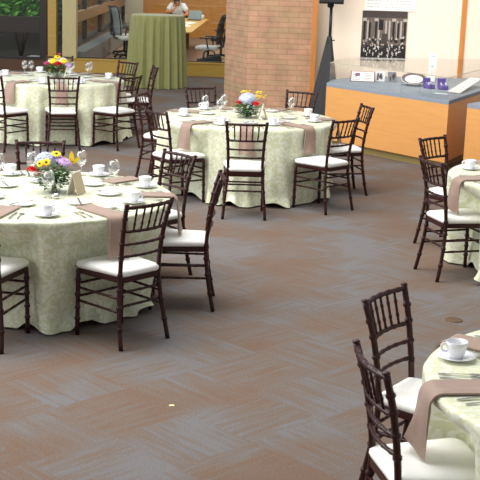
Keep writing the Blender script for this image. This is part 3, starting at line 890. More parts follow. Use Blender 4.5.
def napkin(ti, phi, r0, w=.135, drop=.27, seed=0, lift=0.0):
    """folded strip lying on the top towards the centre and hanging over the rim"""
    rnd = random.Random(seed)
    path = [(r0, 0.0, 0), (.5 * (r0 + RT), 0.0, 0), (RT - .05, 0.0, 0), (RT - .012, -.001, 0), (RT + .010, -.012, 0), (RT + .0225, -.035, .05), (RT + .028, -.08, .2)]
    for k in range(1, 5): path.append((RT + .030 + .012 * k / 4, -.08 - (drop - .08) * k / 4, .2 + .8 * k / 4))
    P = catmull([(r, 0, z) for r, z, _ in path], 3)
    nx = 9
    bm = BM(); rows_t = []; rows_b = []
    N_ = len(P); skew = rnd.uniform(-.02, .02)
    for i, p in enumerate(P):
        s = i / (N_ - 1)
        tdir = (P[min(i + 1, N_ - 1)] - P[max(i - 1, 0)]).normalized()
        nrm = Vector((-tdir.z, 0, tdir.x))
        if nrm.dot(Vector((.5, 0, 1))) < 0: nrm = -nrm
        hang = max(0, (s - .5) / .5)
        wd = w * (.80 + .25 * hang)
        rt_, rb_ = [], []
        for k in range(nx):
            q = k / (nx - 1) * 2 - 1
            off_ = (.009 + .004 * abs(q)) + hang * (.012 * math.cos(q * 2.6) + .006 * math.sin(q * 5 + seed)) + (.003 if abs(q - .45) < .2 else 0)
            vv_ = (.045 if ti in (4, 5) else .02) * hang
            off_ += vv_ * (1 - abs(q + .25)) * .7
            base = p + Vector((0, q * wd / 2 + skew * hang, ZT + lift + vv_ * (1 - min(1, abs(q + .25)))))
            rt_.append(bm.verts.new(base + nrm * off_)); rb_.append(bm.verts.new(base + nrm * (off_ - .008 if not hang else max(.001, off_ - .010))))
        rows_t.append(rt_); rows_b.append(rb_)
    for A_, fl in ((rows_t, False), (rows_b, True)):
        for a, b in zip(A_, A_[1:]):
            for k in range(nx - 1):
                f = (a[k], a[k + 1], b[k + 1], b[k]); bm.faces.new(f[::-1] if fl else f)
    for a, b in ((0, 0), (nx - 1, nx - 1)):
        for i in range(N_ - 1): bm.faces.new((rows_t[i][a], rows_t[i + 1][a], rows_b[i + 1][a], rows_b[i][a]))
    for i in (0, N_ - 1):
        for k in range(nx - 1): bm.faces.new((rows_t[i][k], rows_t[i][k + 1], rows_b[i][k + 1], rows_b[i][k]))
    cx, cy = TB[ti]
    return link('napkin', bm, napk, loc=(cx, cy, 0), rz=R_(phi), autos=50)

protos = {}
def put(kind, maker, ti, r, th, label, cat, group, rz=0.0, dz=0.0):
    cx, cy = TB[ti]
    if kind not in protos: o = protos[kind] = maker()
    else: o = copy_tree(protos[kind])
    o.location = (cx + r * math.cos(R_(th)), cy + r * math.sin(R_(th)), ZT + dz)
    o.rotation_euler = (0, 0, rz)
    tag(o, label, cat, group)
    return o

# settings: (seat angle, place words, cup (r, th) or None, plate (r, th) or None, glass or None, napkin start radius)
SET = {
 1: [(-101, 'the front left place', (.75, -77), (.42, -96), (.17, -60), .50), (-49, 'the front right place', (.70, -19), (.44, -45), None, .50), (3, 'the right hand place', (.77, 26), (.47, 4), (.60, 39), .60),
     (48, 'the back right place', (.80, 67), (.48, 49), (.76, 76), .62), (98, 'the back place', (.72, 117), (.42, 100), (.63, 105), .66), (150, 'the back left place', None, (.34, 144), (.61, 128), .60), (205, 'the left place', None, (.36, -142), None, .60)],
 2: [(-91, 'the front place', (.60, -66), (.48, -88), None, .50), (-49, 'the front right place', (.70, -15), (.45, -40), None, .55), (1, 'the right hand place', (.70, 24), (.42, 3), (.60, 40), .60),
     (64, 'the back right place', (.72, 88), (.62, 66), None, .62), (111, 'the back left place', (.72, 131), (.45, 103), (.50, 122), .62), (-131, 'the front left place', (.70, -112), (.46, -125), None, .60), (156, 'the left place', (.67, 184), (.46, 160), (.56, 146), .56)],
 3: [(-75, 'the front place', (.68, -52), (.45, -72), None, .50), (-116, 'the front left place', (.72, -92), (.48, -108), None, .46), (-20, 'the front right place', (.72, 12), (.47, -18), (.55, 44), .52),
     (38, 'the right hand place', (.72, 55), (.47, 32), (.70, 52), .62), (66, 'the back right place', (.72, 82), (.5, 68), None, .62), (97, 'the back place', (.76, 113), (.45, 98), None, .62), (142, 'the back left place', (.66, 172), (.45, 150), (.58, 141), .62)],
 4: [(144, 'the farther place', (.80, 160), None, None, .55), (187, 'the nearer place', None, None, None, .42)],
 5: [(132, 'the farther place', (.76, 160), None, None, .55), (195, 'the nearer place', None, None, None, .45)],
}
SET[3][3] = (38, 'the right hand place', None, (.47, 32), (.70, 54), .62)
for ti, L_ in SET.items():
    TNm = TN[ti]
    for si, (phi, place, cup, plate, glass, r0) in enumerate(L_):
        at = '%s, %s' % (place.replace('the ', '', 1), TNm)
        if plate and abs(plate[1] - phi) < 12: r0 = max(r0, plate[0] + .095)
        n = napkin(ti, phi, r0, seed=ti * 10 + si, w=.19 if ti in (4, 5) else .165, drop=.255 if ti in (1, 4, 5) else .25)
        tag(n, 'taupe napkin strip hanging over the rim at ' + at, 'napkin', 'taupe napkins')
        for j, dd in enumerate((-9.5, -12.5) if ti != 4 else (-9, -12)):
            put('fork', P_fork, ti, .76, phi + dd, ('inner silver fork beside the napkin at ' if j == 0 else 'outer silver fork left of the napkin at ') + at, 'fork', 'silver forks', rz=R_(phi + dd + 90 + 3))
        put('knife', P_knife, ti, .75, phi + 8.0, 'silver table knife right of the napkin at ' + at, 'knife', 'silver knives', rz=R_(phi + 8 + 90))
        put('spoon', P_spoon, ti, .76, phi + 11.5, 'silver spoon right of the napkin at ' + at, 'spoon', 'silver spoons', rz=R_(phi + 11 + 90))
        if cup:
            r, th = cup
            put('saucer', P_saucer, ti, r, th, 'white saucer under the cup for ' + at, 'saucer', 'white saucers')
            put('cup', P_cup, ti, r, th, 'white coffee cup on its saucer for ' + at, 'cup', 'white coffee cups', rz=R_(185 if ti in (4, 5) else th + 40), dz=.0072)
        if plate:
            r, th = plate
            put('plate', P_plate, ti, r, th, 'small white plate with a butter knife for ' + at, 'plate', 'small white plates')
            put('butter_knife', P_knife, ti, r, th, 'butter knife lying across the small plate for ' + at, 'knife', 'butter knives', rz=R_(th + 60), dz=.0165)
        if glass:
            r, th = glass
            put('glass', P_glass, ti, r, th, 'clear wine glass near ' + at, 'wine glass', 'clear wine glasses')
# second of the pair of glasses on the middle table and far table
put('glass', P_glass, 2, .30, 180, 'clear wine glass left of the flowers on the middle table', 'wine glass', 'clear wine glasses')
put('glass', P_glass, 3, .57, 131, 'clear wine glass, right one of the pair left of the far flowers', 'wine glass', 'clear wine glasses')
put('glass', P_glass, 3, .52, 96, 'clear wine glass behind the flowers of the far left table', 'wine glass', 'clear wine glasses')
put('glass', P_glass, 3, .55, 72, 'clear wine glass just right of the far flowers', 'wine glass', 'clear wine glasses')

# ------------------------------------------------------------------ flowers
def petals_daisy(bm, c, nrm, r, n=12, w=.34, mi=0, droop=.1, layers=1):
    nrm = Vector(nrm).normalized(); u = nrm.orthogonal().normalized(); v = nrm.cross(u)
    c = Vector(c)
    for l in range(layers):
        rr = r * (1 - .28 * l)
        for k in range(n):
            a = TAU * (k + .5 * l) / n; d = u * math.cos(a) + v * math.sin(a); s = nrm.cross(d)
            p0 = c + d * rr * .15 + nrm * (.002 * l); p1 = c + d * rr * .6 + nrm * (rr * .10 + .002 * l); p2 = c + d * rr - nrm * rr * droop
            vs = [bm.verts.new(p0 - s * rr * .08), bm.verts.new(p1 - s * rr * w * .5), bm.verts.new(p2), bm.verts.new(p1 + s * rr * w * .5), bm.verts.new(p0 + s * rr * .08)]
            bm.faces.new(vs).material_index = mi
def head_cluster(bm, c, r, n, ps, seed):
    rnd = random.Random(seed)
    c = Vector(c)
    for i in range(n):
        z = 1 - 1.65 * i / n; a = i * 2.399; q = math.sqrt(max(0, 1 - z * z))
        d = Vector((q * math.cos(a), q * math.sin(a), z))
        petals_daisy(bm, c + d * r * rnd.uniform(.92, 1.04), d, ps, 4, .8, 0, .15)
def rose(bm, c, r, seed):
    rnd = random.Random(seed); c = Vector(c)
    for l in range(5):
        rr = r * (.3 + .17 * l); n = 5
        for k in range(n):
            a0 = TAU * (k + .4 * l) / n
            V = []
            for (da, h, kk) in ((-.55, -.3, .75), (.55, -.3, .75), (.5, .55 - .12 * l, 1.0), (0, .72 - .12 * l, 1.04), (-.5, .55 - .12 * l, 1.0)):
                V.append(bm.verts.new(c + Vector((rr * kk * math.cos(a0 + da), rr * kk * math.sin(a0 + da), r * h))))
            bm.faces.new(V)
flow = {}
def fm(n, col): return mat('petal_' + n, s2l(*col), .55, noise_amt=.12, noise_scale=60)
PB, PR, PY, PL, PP, PW = fm('pale_blue', (204, 214, 236)), fm('red', (214, 36, 48)), fm('yellow', (246, 214, 30)), fm('lilac', (196, 160, 210)), fm('pink', (220, 90, 150)), fm('white', (235, 235, 230))
seedc = mat('flower_eye', s2l(70, 45, 20), .8)
def arrangement(ti, dx, dy, label, items, seed, lh=.19, lr=.10):
    cx, cy = TB[ti]
    t = empty('flower_arrangement', (cx + dx, cy + dy, ZT)); tag(t, label, 'flowers', 'flower centrepieces')
    bm = BM(); lathe(bm, [(0, 0), (.036, 0), (.040, .004), (.043, .08), (.045, .09), (.0435, .09), (.041, .08), (.038, .006), (0, .005)], 28); link('vase', bm, gl, t)
    bm = BM(); rnd = random.Random(seed)
    for k in range(11):
        a = k * 2.4; tube(bm, [(.018 * math.cos(a + 2), .018 * math.sin(a + 2), .008), (.02 * math.cos(a), .02 * math.sin(a), .11), (.06 * math.cos(a), .06 * math.sin(a), .19)], .0028, 5)
    link('stem', bm, leafm, t)
    bm = BM()
    for k in range(340):
        a = rnd.random() * TAU; q = rnd.random() ** .5; z = lh - .150 + rnd.random() * .15
        zq = .62 + .38 * (z - lh + .15) / .15; p = Vector((lr * zq * q * math.cos(a), lr * zq * q * math.sin(a), z)); d = Vector((math.cos(a), math.sin(a), rnd.uniform(-.5, .7))).normalized(); s = d.cross(Vector((0, 0, 1))).normalized(); L = rnd.uniform(.028, .05)
        upv = s.cross(d)
        V = [bm.verts.new(p), bm.verts.new(p + d * L * .5 + s * L * .3 + upv * .004), bm.verts.new(p + d * L), bm.verts.new(p + d * L * .5 - s * L * .3 + upv * .004)]
        bm.faces.new(V)
    link('foliage', bm, leafm, t, smooth=False)
    for j, (kind, m, x, y, z, r) in enumerate(items):
        bm = BM()
        if kind == 'hyd':
            blob(bm, (x, y, z), r * .86, (1, 1, .9), 2); head_cluster(bm, (x, y, z), r, 70, .018, seed + j); name = 'hydrangea'
        elif kind == 'mum':
            for l in range(4): petals_daisy(bm, (x, y, z + l * .006), (x * .8, y * .8 - .03, .09 + .02), r * (1 - .2 * l), 16, .28, 0, .35 - .2 * l)
            blob(bm, (x, y, z - r * .2), r * .6, (1, 1, .7), 2); name = 'chrysanthemum'
        elif kind == 'rose':
            rose(bm, (x, y, z), r, j); blob(bm, (x, y, z - r * .05), r * .62, (1, 1, .85), 2); name = 'red_bloom' if m is PR else 'rose_bloom'
        elif kind == 'daisy':
            petals_daisy(bm, (x, y, z), (x * 2, y * 2 - .08, .07), r, 13, .36, 0, .05, 2); name = 'daisy'
        elif kind == 'spray':
            for q in range(9):
                aa = q * 2.4; rr = r * (q / 9) ** .5
                blob(bm, (x + rr * math.cos(aa), y + rr * math.sin(aa), z + .01 * math.sin(q)), .011, (1, 1, .8), 1)
            for q in range(3): tube(bm, [(x * .4, y * .4, z - .08), (x + .01 * q, y, z)], .002, 4)
            name = 'flower_spray'
        elif kind == 'petal':
            V = [(0, 0, 0), (.016, 0, .03), (.012, .004, .07), (0, .006, .095), (-.012, .004, .06), (-.014, 0, .025)]
            for (ax, sc) in ((0, 1), (.7, .8), (-.7, .75)):
                Mz = Matrix.Translation((x, y, z)) @ Matrix.Rotation(ax, 4, 'Y') @ Matrix.Scale(sc * r / .05, 4)
                bm.faces.new([bm.verts.new(Mz @ Vector(v)) for v in V])
            name = 'lily_bloom'
        o = link(name, bm, m, t, smooth=False)
        if kind == 'daisy':
            bm = BM(); nr = Vector((x * 2, y * 2 - .08, .07)).normalized(); blob(bm, Vector((x, y, z)) + nr * .005, r * .26, (1, 1, .8), 2); link('eye', bm, seedc, o)
    return t
arr1 = arrangement(1, .09, .05, 'flowers with pale blue hydrangea, yellow daisies and red bloom on the left table',
    [('hyd', PB, -.055, .03, .245, .062), ('daisy', PY, -.075, -.055, .235, .034), ('daisy', PY, -.035, -.065, .25, .034), ('daisy', PY, .01, .02, .30, .036), ('mum', PL, .075, -.02, .245, .052), ('mum', PL, .035, .02, .26, .045),
     ('rose', PR, -.125, -.04, .185, .036), ('petal', PY, .10, .03, .22, .055), ('rose', PP, -.10, .0, .17, .025)], 21, .20, .11)
arr2 = arrangement(2, -.01, -.02, 'flowers with one blue hydrangea, two red blooms and yellow sprays on the middle table',
    [('hyd', PB, 0, -.01, .24, .088), ('rose', PR, -.085, -.06, .205, .034), ('rose', PR, .075, -.085, .20, .042), ('spray', PY, -.03, .06, .33, .05), ('spray', PY, .115, .02, .28, .06), ('spray', PY, .10, .04, .33, .03)], 31, .17, .12)
arr3 = arrangement(3, .03, .10, 'mixed flowers with a central red rose and yellow and lilac blooms, far left table',
    [('rose', PR, .02, -.09, .19, .052), ('mum', PY, -.03, -.06, .225, .05), ('mum', PY, .075, -.05, .225, .045), ('daisy', PY, .0, .02, .27, .04), ('rose', PP, -.09, -.04, .185, .042), ('mum', PL, .12, -.04, .175, .05), ('rose', PP, .02, .02, .31, .02), ('mum', PW, -.07, .03, .22, .045), ('hyd', PW, .04, .05, .20, .06)], 41, .19, .13)
arr1.scale = (1.14, 1.14, .88); arr2.scale = (1.1, 1.1, .80); arr3.scale = (1.35, 1.35, 1.0)
# tent cards
for ti, x, y, rz, lab in ((1, .245, .02, -.28, 'tan and white folded tent card standing right of the flowers, left table'), (2, .15, -.10, .1, 'small white folded tent card right of the flowers on the middle table'), (3, .17, .02, .2, 'small folded tent card right of the flowers on the far left table')):
    cx, cy = TB[ti]
    t = empty('tent_card', (cx + x, cy + y, ZT), rz); tag(t, lab, 'tent card', 'tent cards')
    for s, m in ((-1, mat('white_card', s2l(225, 222, 210), .7)), (1, mat('tan_card', s2l(196, 178, 150), .7))):
        bm = BM(); box(bm, -.0035, .0035, -.065, .065, 0, .16, 0, Matrix.Translation((s * .042, 0, .001)) @ Matrix.Rotation(-s * .28, 4, 'Y')); link('panel', bm, m, t, smooth=False)
# votives
for ti, r, th, lab in ((1, .22, -52, 'little silver bowl on the cloth in front of the left table flowers'), (2, .26, -60, 'small glass votive in front of the middle table flowers')):
    cx, cy = TB[ti]
    bm = BM(); lathe(bm, [(0, 0), (.02, 0), (.026, .012), (.026, .03), (.024, .03), (.022, .012), (0, .008)], 20)
    tag(link('votive_holder', bm, silver if ti == 1 else gl, loc=(cx + r * math.cos(R_(th)), cy + r * math.sin(R_(th)), ZT)), lab, 'candle holder')

# ------------------------------------------------------------------ green cocktail table
CX, CY = -1.66, 22.5
t = empty('cocktail_table', (CX, CY, 0)); tag(t, 'tall round cocktail table hidden beneath its sage green floor length cloth', 'table')
bm = BM(); lathe(bm, [(0, 1.29), (.47, 1.29), (.475, 1.295), (.475, 1.31), (.47, 1.315), (0, 1.315)], 48); link('tabletop', bm, tablewood, t)
bm = BM(); lathe(bm, [(0, 0), (.28, 0), (.28, .02), (.04, .05), (.035, .1), (.035, 1.29), (0, 1.29)], 24); link('pedestal', bm, greymetal, t)
bm = BM(); NA = 300; rows = []
for r, z in ((.0001, 1.322), (.3, 1.322), (.46, 1.322), (.483, 1.316)): rows.append([(r, z)] * NA)
for j in range(25):
    h = j / 24
    row = []
    for k in range(NA):
        th = TAU * k / NA
        f = math.sin(21 * th + .9 * math.sin(2 * th)) + .45 * math.sin(34 * th + 1)
        row.append((.488 + .03 * h + (.003 + .046 * h ** .5) * f, 1.295 * (1 - h) + .008 * h))
    rows.append(row)
V = [[bm.verts.new((r * math.cos(TAU * k / NA), r * math.sin(TAU * k / NA), z)) for k, (r, z) in enumerate(row)] for row in rows]
for a, b in zip(V, V[1:]):
    for k in range(NA): bm.faces.new((a[k], b[k], b[(k + 1) % NA], a[(k + 1) % NA]))
tag(link('tablecloth', bm, greencloth, loc=(CX, CY, 0)), 'sage green pleated floor length cloth over the tall cocktail table', 'tablecloth')

# ------------------------------------------------------------------ meeting room furniture
t = empty('conference_table', (-2.3, 30.2, 0)); tag(t, 'long light wood conference table in the meeting room behind the glass', 'table')
bm = BM(); prism(bm, [(-.15, -3.0), (1.06, -3.0), (1.24, 3.2), (-.1, 3.2)], .715, .75, .006); link('tabletop', bm, mat('honey_wood', s2l(226, 178, 96), .35, noise_amt=.06, noise_scale=4), t, smooth=False)
for y in (-2.2, 2.2):
    bm = BM(); box(bm, .25, .75, y - .15, y + .15, 0, .715, .01); link('leg', bm, mat('brown_table_leg', s2l(120, 66, 34), .5), t, smooth=False)
def office_chair(x, y, rz, lab, backm, seatm, h=1.2):
    t = empty('office_chair', (x, y, 0), rz); tag(t, lab, 'office chair', 'office chairs around the conference table')
    bm = BM()
    for k in range(5):
        a = TAU * k / 5 + .3; tube(bm, [(0, 0, .10), (.28 * math.cos(a), .28 * math.sin(a), .07)], [.03, .018], 8)
    link('base', bm, black, t)
    for k in range(5):
        a = TAU * k / 5 + .3; bm = BM(); lathe(bm, [(0, -.02), (.028, -.02), (.032, 0), (.028, .02), (0, .02)], 14)
        for v in bm.verts: v.co = Matrix.Translation((.28 * math.cos(a), .28 * math.sin(a), .034)) @ Matrix.Rotation(a, 4, 'Z') @ Matrix.Rotation(math.pi / 2, 4, 'X') @ v.co
        link('caster', bm, black, t)
    bm = BM(); tube(bm, [(0, 0, .1), (0, 0, .43)], .028, 12); link('gas_lift', bm, black, t)
    bm = BM(); box(bm, -.25, .25, -.24, .24, .43, .51, .035); link('seat', bm, seatm, t)
    # curved back
    bm = BM(); grid = []
    nu, nv = 9, 13
    for side in (0, 1):
        g = []
        for j in range(nv):
            z = .56 + (h - .56) * j / (nv - 1); q = j / (nv - 1)
            row = []
            for i in range(nu):
                u_ = i / (nu - 1) * 2 - 1
                wd = .235 * (1 - .25 * max(0, q - .75) / .25)
                yy = -.27 - .09 * q + .06 * math.sin(q * math.pi) * .6 + .05 * u_ * u_ - .03 * side
                row.append(bm.verts.new((u_ * wd, yy, z)))
            g.append(row)
        grid.append(g)
    for g in grid:
        for j in range(nv - 1):
            for i in range(nu - 1): bm.faces.new((g[j][i], g[j][i + 1], g[j + 1][i + 1], g[j + 1][i]))
    a, b = grid
    for j in range(nv - 1):
        for i in (0, nu - 1): bm.faces.new((a[j][i], a[j + 1][i], b[j + 1][i], b[j][i]))
    for i in range(nu - 1):
        for j in (0, nv - 1): bm.faces.new((a[j][i], a[j][i + 1], b[j][i + 1], b[j][i]))
    link('backrest', bm, backm, t)
    bm = BM()
    fr = [(-.24, -.25, .56), (-.245, -.27, .85), (-.22, -.335, h), (0, -.40, h + .015), (.22, -.335, h), (.245, -.27, .85), (.24, -.25, .56)]
    tube(bm, catmull(fr, 4), .016, 8); tube(bm, [(0, -.2, .46), (0, -.33, .50), (0, -.37, .75)], .022, 8); link('back_frame', bm, black, t)
    for s in (-1, 1):
        bm = BM(); tube(bm, catmull([(s * .24, -.05, .47), (s * .30, -.05, .52), (s * .30, -.02, .68)], 4), .016, 8); box(bm, s * .30 - .035, s * .30 + .035, -.14, .13, .68, .71, .01); link('armrest', bm, black, t)
lightseat = mat('light_grey_seat', s2l(200, 202, 200), .7)
office_chair(-2.82, 28.5, R_(-62), 'grey mesh office chair nearer the glass at the left side of the conference table', meshgrey, lightseat, 1.18)
office_chair(-2.98, 29.5, R_(-70), 'grey mesh office chair second behind, near the grey ledge', meshgrey, lightseat, 1.14)
office_chair(-.84, 26.4, R_(80), 'black office chair with pale seat beside the brick pillar behind the glass', blackfab, lightseat, 1.16)
office_chair(-.62, 29.3, R_(85), 'black office chair farther along the right side of the conference table', blackfab, blackfab, 1.02)
office_chair(-2.0, 26.6, R_(5), 'black office chair back peeking over the green cocktail table', blackfab, blackfab, .96)
t = empty('dark_bag_filler', (-.78, 25.55, 0), .15); tag(t, 'black bag shape added for the dark area under the black chair by the pillar', 'bag')  # bag form added to fill the black area below the chair
bm = BM(); box(bm, -.30, .28, -.12, .12, 0, .34, .05)
for v in bm.verts: v.co.x *= 1 - .35 * v.co.z; v.co.y *= 1 - .5 * v.co.z; v.co.z += .05 * math.sin(v.co.x * 9) * (v.co.z > .2)
link('body', bm, blackfab, t)
for y in (-.06, .06):
    bm = BM(); tube(bm, catmull([(-.13, y, .30), (-.11, y, .43), (0, y, .48), (.10, y, .43), (.12, y, .30)], 4), .011, 6); link('handle', bm, black, t)
# laptop, cup, papers
t = empty('laptop', (-1.42, 32.3, .7505), R_(170)); tag(t, 'open grey laptop computer on the conference table before the person', 'laptop')
bm = BM(); box(bm, -.18, .18, -.12, .12, 0, .018, .004); link('base', bm, black, t, smooth=False)
bm = BM(); box(bm, -.18, .18, 0, .24, -.006, .006, .004, Matrix.Translation((0, -.125, .02)) @ Matrix.Rotation(R_(105), 4, 'X')); link('screen_lid', bm, mat('grey_lid', s2l(130, 145, 150), .3), t, smooth=False)
bm = BM(); lathe(bm, [(0, 0), (.035, 0), (.045, .12), (.043, .12), (.034, .004), (0, .004)], 18); tag(link('paper_cup', bm, paper, loc=(-1.22, 32.9, .751)), 'white paper cup near the far end of the conference table', 'cup')
for x, y, rz, lab in ((-1.62, 29.6, .1, 'white papers spread on the conference table nearest the glass'), (-1.55, 30.9, -.1, 'white papers on the conference table in front of the laptop')):
    bm = BM(); box(bm, -.22, .22, -.45, .45, 0, .004, 0); box(bm, -.3, .1, -.3, .2, .004, .006, 0, Matrix.Rotation(.2, 4, 'Z'))
    tag(link('paper_sheets', bm, paper, smooth=False, loc=(x, y, .7505), rz=rz), lab, 'papers')
bm = BM(); lathe(bm, [(0, 0), (.05, 0), (.06, .04), (.055, .13), (.035, .17), (.04, .19), (.037, .19), (.03, .17), (.05, .13), (.05, .02), (0, .01)], 20)
tag(link('water_jug', bm, gl, loc=(-1.74, 32.2, .751)), 'clear glass water jug on the conference table by the person', 'jug')

# ------------------------------------------------------------------ person behind the glass
def skinned(name, verts, edges, rads, mt, parent, sub=2, root=0):
    me = bpy.data.meshes.new(name); me.from_pydata([Vector(v) for v in verts], edges, [])
    me.materials.append(mt)
    o = bpy.data.objects.new(name, me); COL.objects.link(o)
    if parent: o.parent = parent
    md = o.modifiers.new('skin', 'SKIN'); md.use_smooth_shade = True
    for i, v in enumerate(me.skin_vertices[0].data):
        v.radius = rads[i] if isinstance(rads[i], (tuple, list)) else (rads[i], rads[i])
        v.use_root = (i == root)
    sb = o.modifiers.new('sub', 'SUBSURF'); sb.levels = sub; sb.render_levels = sub
    return o
PX, PY = -1.95, 33.85
t = empty('person', (PX, PY, 0)); tag(t, 'person in white t-shirt sitting head bowed at the conference table behind the glass', 'person')
# pelvis at back (+y), faces -y
vt = [(0, .22, .52), (0, .16, .68), (0, .06, .88), (0, -.04, 1.04), (0, -.10, 1.10), (0, -.16, 1.15), (0, -.21, 1.22),   # 0..6 spine neck head
      (-.17, -.04, 1.06), (-.30, -.16, .86), (-.17, -.36, .90), (-.07, -.42, .97),      # 7..10 arm one raised forearm (elbow on table)
      (.17, -.04, 1.06), (.29, -.18, .84), (.14, -.38, .80), (.05, -.43, .80),           # 11..14 other arm on table
      (-.10, .20, .50), (-.13, -.22, .53), (-.13, -.26, .10), (-.13, -.36, .05),        # leg
      (.10, .20, .50), (.13, -.22, .53), (.13, -.26, .10), (.13, -.36, .05)]
ed = [(0, 1), (1, 2), (2, 3), (3, 4), (4, 5), (5, 6), (3, 7), (7, 8), (8, 9), (9, 10), (3, 11), (11, 12), (12, 13), (13, 14), (0, 15), (15, 16), (16, 17), (17, 18), (0, 19), (19, 20), (20, 21), (21, 22)]
rd = [(.15, .12), (.14, .11), (.16, .11), (.15, .10), .06, .075, .095, .065, .048, .038, .028, .065, .048, .038, .028, .09, .07, .05, .04, .09, .07, .05, .04]
body = skinned('body', vt, ed, rd, skin, t)
# face details on the bowed head
hc = Vector((0, -.205, 1.175)); fd = Vector((0, -.80, -.60)); fu = Vector((0, -.6, .8))
bm = BM(); tube(bm, [hc + fd * .085 + fu * .02, hc + fd * .118 - fu * .012, hc + fd * .10 - fu * .02], [.010, .014, .010], 8); link('nose', bm, skin, t)
for s in (-1, 1):
    bm = BM(); blob(bm, hc + fd * .088 + fu * .028 + Vector((s * .033, 0, 0)), .012, sub=2); link('eye', bm, hairm, t)
    bm = BM(); blob(bm, hc + Vector((s * .098, .01, 0)), .026, (.4, .8, 1.1), 2); link('ear', bm, skin, t)
bm = BM(); tube(bm, [hc + fd * .092 - fu * .05 + Vector((-.024, 0, 0)), hc + fd * .098 - fu * .048, hc + fd * .092 - fu * .05 + Vector((.024, 0, 0))], .006, 6); link('mouth', bm, mat('lips', s2l(165, 90, 80), .5), t)
bm = BM()
for v in blob(bm, hc + Vector((0, .005, .03)) - fd * .012 + fu * .018, .112, (1.0, 1.0, 1.0), 3, .12): pass
bmesh.ops.delete(bm, geom=[v for v in bm.verts if (v.co - hc).dot(fd) > .055 and (v.co - hc).dot(fu) < .075], context='VERTS')
link('hair', bm, hairm, t)
# shirt
vs_ = [(0, .23, .55), (0, .16, .68), (0, .06, .88), (0, -.035, 1.035), (0, -.075, 1.075), (-.17, -.04, 1.06), (-.27, -.125, .92), (.17, -.04, 1.06), (.265, -.135, .91)]
es_ = [(0, 1), (1, 2), (2, 3), (3, 4), (3, 5), (5, 6), (3, 7), (7, 8)]
rs_ = [(.175, .145), (.165, .135), (.185, .135), (.175, .125), .078, .088, .075, .088, .075]
skinned('t_shirt', vs_, es_, rs_, shirt, t)
vs_ = [(0, .22, .50), (-.10, .20, .50), (-.13, -.22, .53), (-.13, -.26, .12), (.10, .20, .50), (.13, -.22, .53), (.13, -.26, .12)]
skinned('trousers', vs_, [(0, 1), (1, 2), (2, 3), (0, 4), (4, 5), (5, 6)], [(.16, .13), .11, .085, .065, .11, .085, .065], mat('navy_cloth', s2l(40, 44, 60), .8), t)
# hands with fingers
def hand(palm, d, side, curl):
    palm = Vector(palm); d = Vector(d).normalized(); n = Vector((0, 0, 1)); s = d.cross(n).normalized() * side
    V = [palm, palm + d * .05]; E = [(0, 1)]; Rr = [(.022, .016), (.034, .014)]
    for k, L in enumerate((.068, .076, .070, .056)):
        b = palm + d * .075 + s * (.027 - .018 * k)
        q = [b, b + d * L * .45 - n * curl * .01, b + d * L * .75 - n * curl * .03, b + d * L * .85 - n * curl * .05]
        i0 = len(V); V += q; E += [(1, i0), (i0, i0 + 1), (i0 + 1, i0 + 2), (i0 + 2, i0 + 3)]; Rr += [.0095, .009, .008, .007]
    i0 = len(V); V += [palm + d * .02 + s * .035, palm + d * .055 + s * .06, palm + d * .08 + s * .058]
    E += [(0, i0), (i0, i0 + 1), (i0 + 1, i0 + 2)]; Rr += [.012, .010, .008]
    skinned('hand', V, E, Rr, skin, t, 1)
hand((-.07, -.42, .965), (.55, -.1, .8), 1, .6)
hand((.05, -.43, .80), (-1, -.15, .0), -1, .6)
office_chair(PX, PY + .22, R_(180), 'black office chair the person in the white t-shirt sits on', blackfab, blackfab, .95)

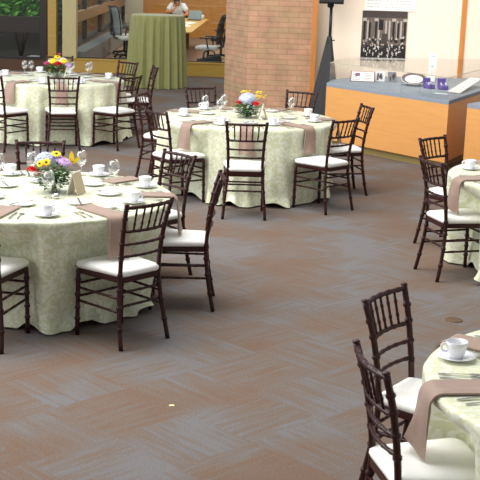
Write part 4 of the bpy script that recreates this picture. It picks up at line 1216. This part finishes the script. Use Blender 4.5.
# ------------------------------------------------------------------ small floor things
bm = BM(); lathe(bm, [(0, .0), (.062, 0), (.062, .004), (.056, .006), (0, .006)], 28); t = link('floor_outlet', bm, mat('aged_bronze', s2l(110, 84, 62), .5, metal=.4), loc=(1.49, 7.92, .0005)); tag(t, 'small round bronze floor outlet cover in the carpet at right', 'floor outlet')
bm = BM()
rnd = random.Random(3)
prism(bm, [(.022 * math.cos(a) * rnd.uniform(.6, 1.2), .016 * math.sin(a) * rnd.uniform(.6, 1.2)) for a in [k * TAU / 7 for k in range(7)]], 0, .003)
tag(link('paper_scrap', bm, mat('scrap', s2l(226, 206, 160), .8), smooth=False, loc=(-.34, 6.12, .0005)), 'tiny pale scrap lying on the open carpet in the lower left', 'scrap')

# ------------------------------------------------------------------ light
wd = bpy.data.worlds.new('world'); S.world = wd; wd.use_nodes = True
bg = wd.node_tree.nodes['Background']
bg.inputs[0].default_value = (.93, .97, 1.0, 1); bg.inputs[1].default_value = .42
def area(name, loc, tgt, sx, sy, power, col):
    L = bpy.data.lights.new(name, 'AREA'); L.shape = 'RECTANGLE'; L.size = sx; L.size_y = sy; L.energy = power; L.color = col
    o = bpy.data.objects.new(name, L); COL.objects.link(o); o.location = loc
    o.rotation_euler = (Vector(tgt) - Vector(loc)).to_track_quat('-Z', 'Y').to_euler()
    return o
area('skylight', (-3.5, 9, 8.5), (0, 10.5, 0), 7, 12, 1650, (1, .98, .95))
area('side_window', (-9.5, 9.5, 3.2), (0, 11, .6), 12, 4, 560, (.96, .98, 1))
def spot(name, loc, tgt, power, size, col, blend=.8, rad=.15):
    L = bpy.data.lights.new(name, 'SPOT'); L.energy = power; L.spot_size = R_(size); L.spot_blend = blend; L.color = col; L.shadow_soft_size = rad
    o = bpy.data.objects.new(name, L); COL.objects.link(o); o.location = loc
    o.rotation_euler = (Vector(tgt) - Vector(loc)).to_track_quat('-Z', 'Y').to_euler()
spot('wall_spot', (2.1, 14.2, 3.6), (2.1, 16.5, 1.3), 165, 75, (1, .9, .8))
spot('recess_fill', (1.6, 17.5, 3.5), (1.3, 18.3, 1.2), 55, 90, (1, .95, .85))  # added fill to brighten the shaded recess wall, no lamp known there
spot('wall_spot', (3.6, 14.4, 3.6), (3.3, 16.6, 1.2), 70, 75, (1, .9, .8))
area('courtyard_light', (-7, 25.6, 5), (-5.3, 28, 1), 3, 3, 260, (1, 1, .9))
area('office_light', (-1.0, 30.5, 3.2), (-1.0, 30.5, 0), 3.5, 8, 160, (1, .93, .8))

S.view_settings.view_transform = 'Standard'
S.view_settings.look = 'None'
S.view_settings.gamma = 1
S.view_settings.exposure = 0.06
S.view_settings.use_curve_mapping = False
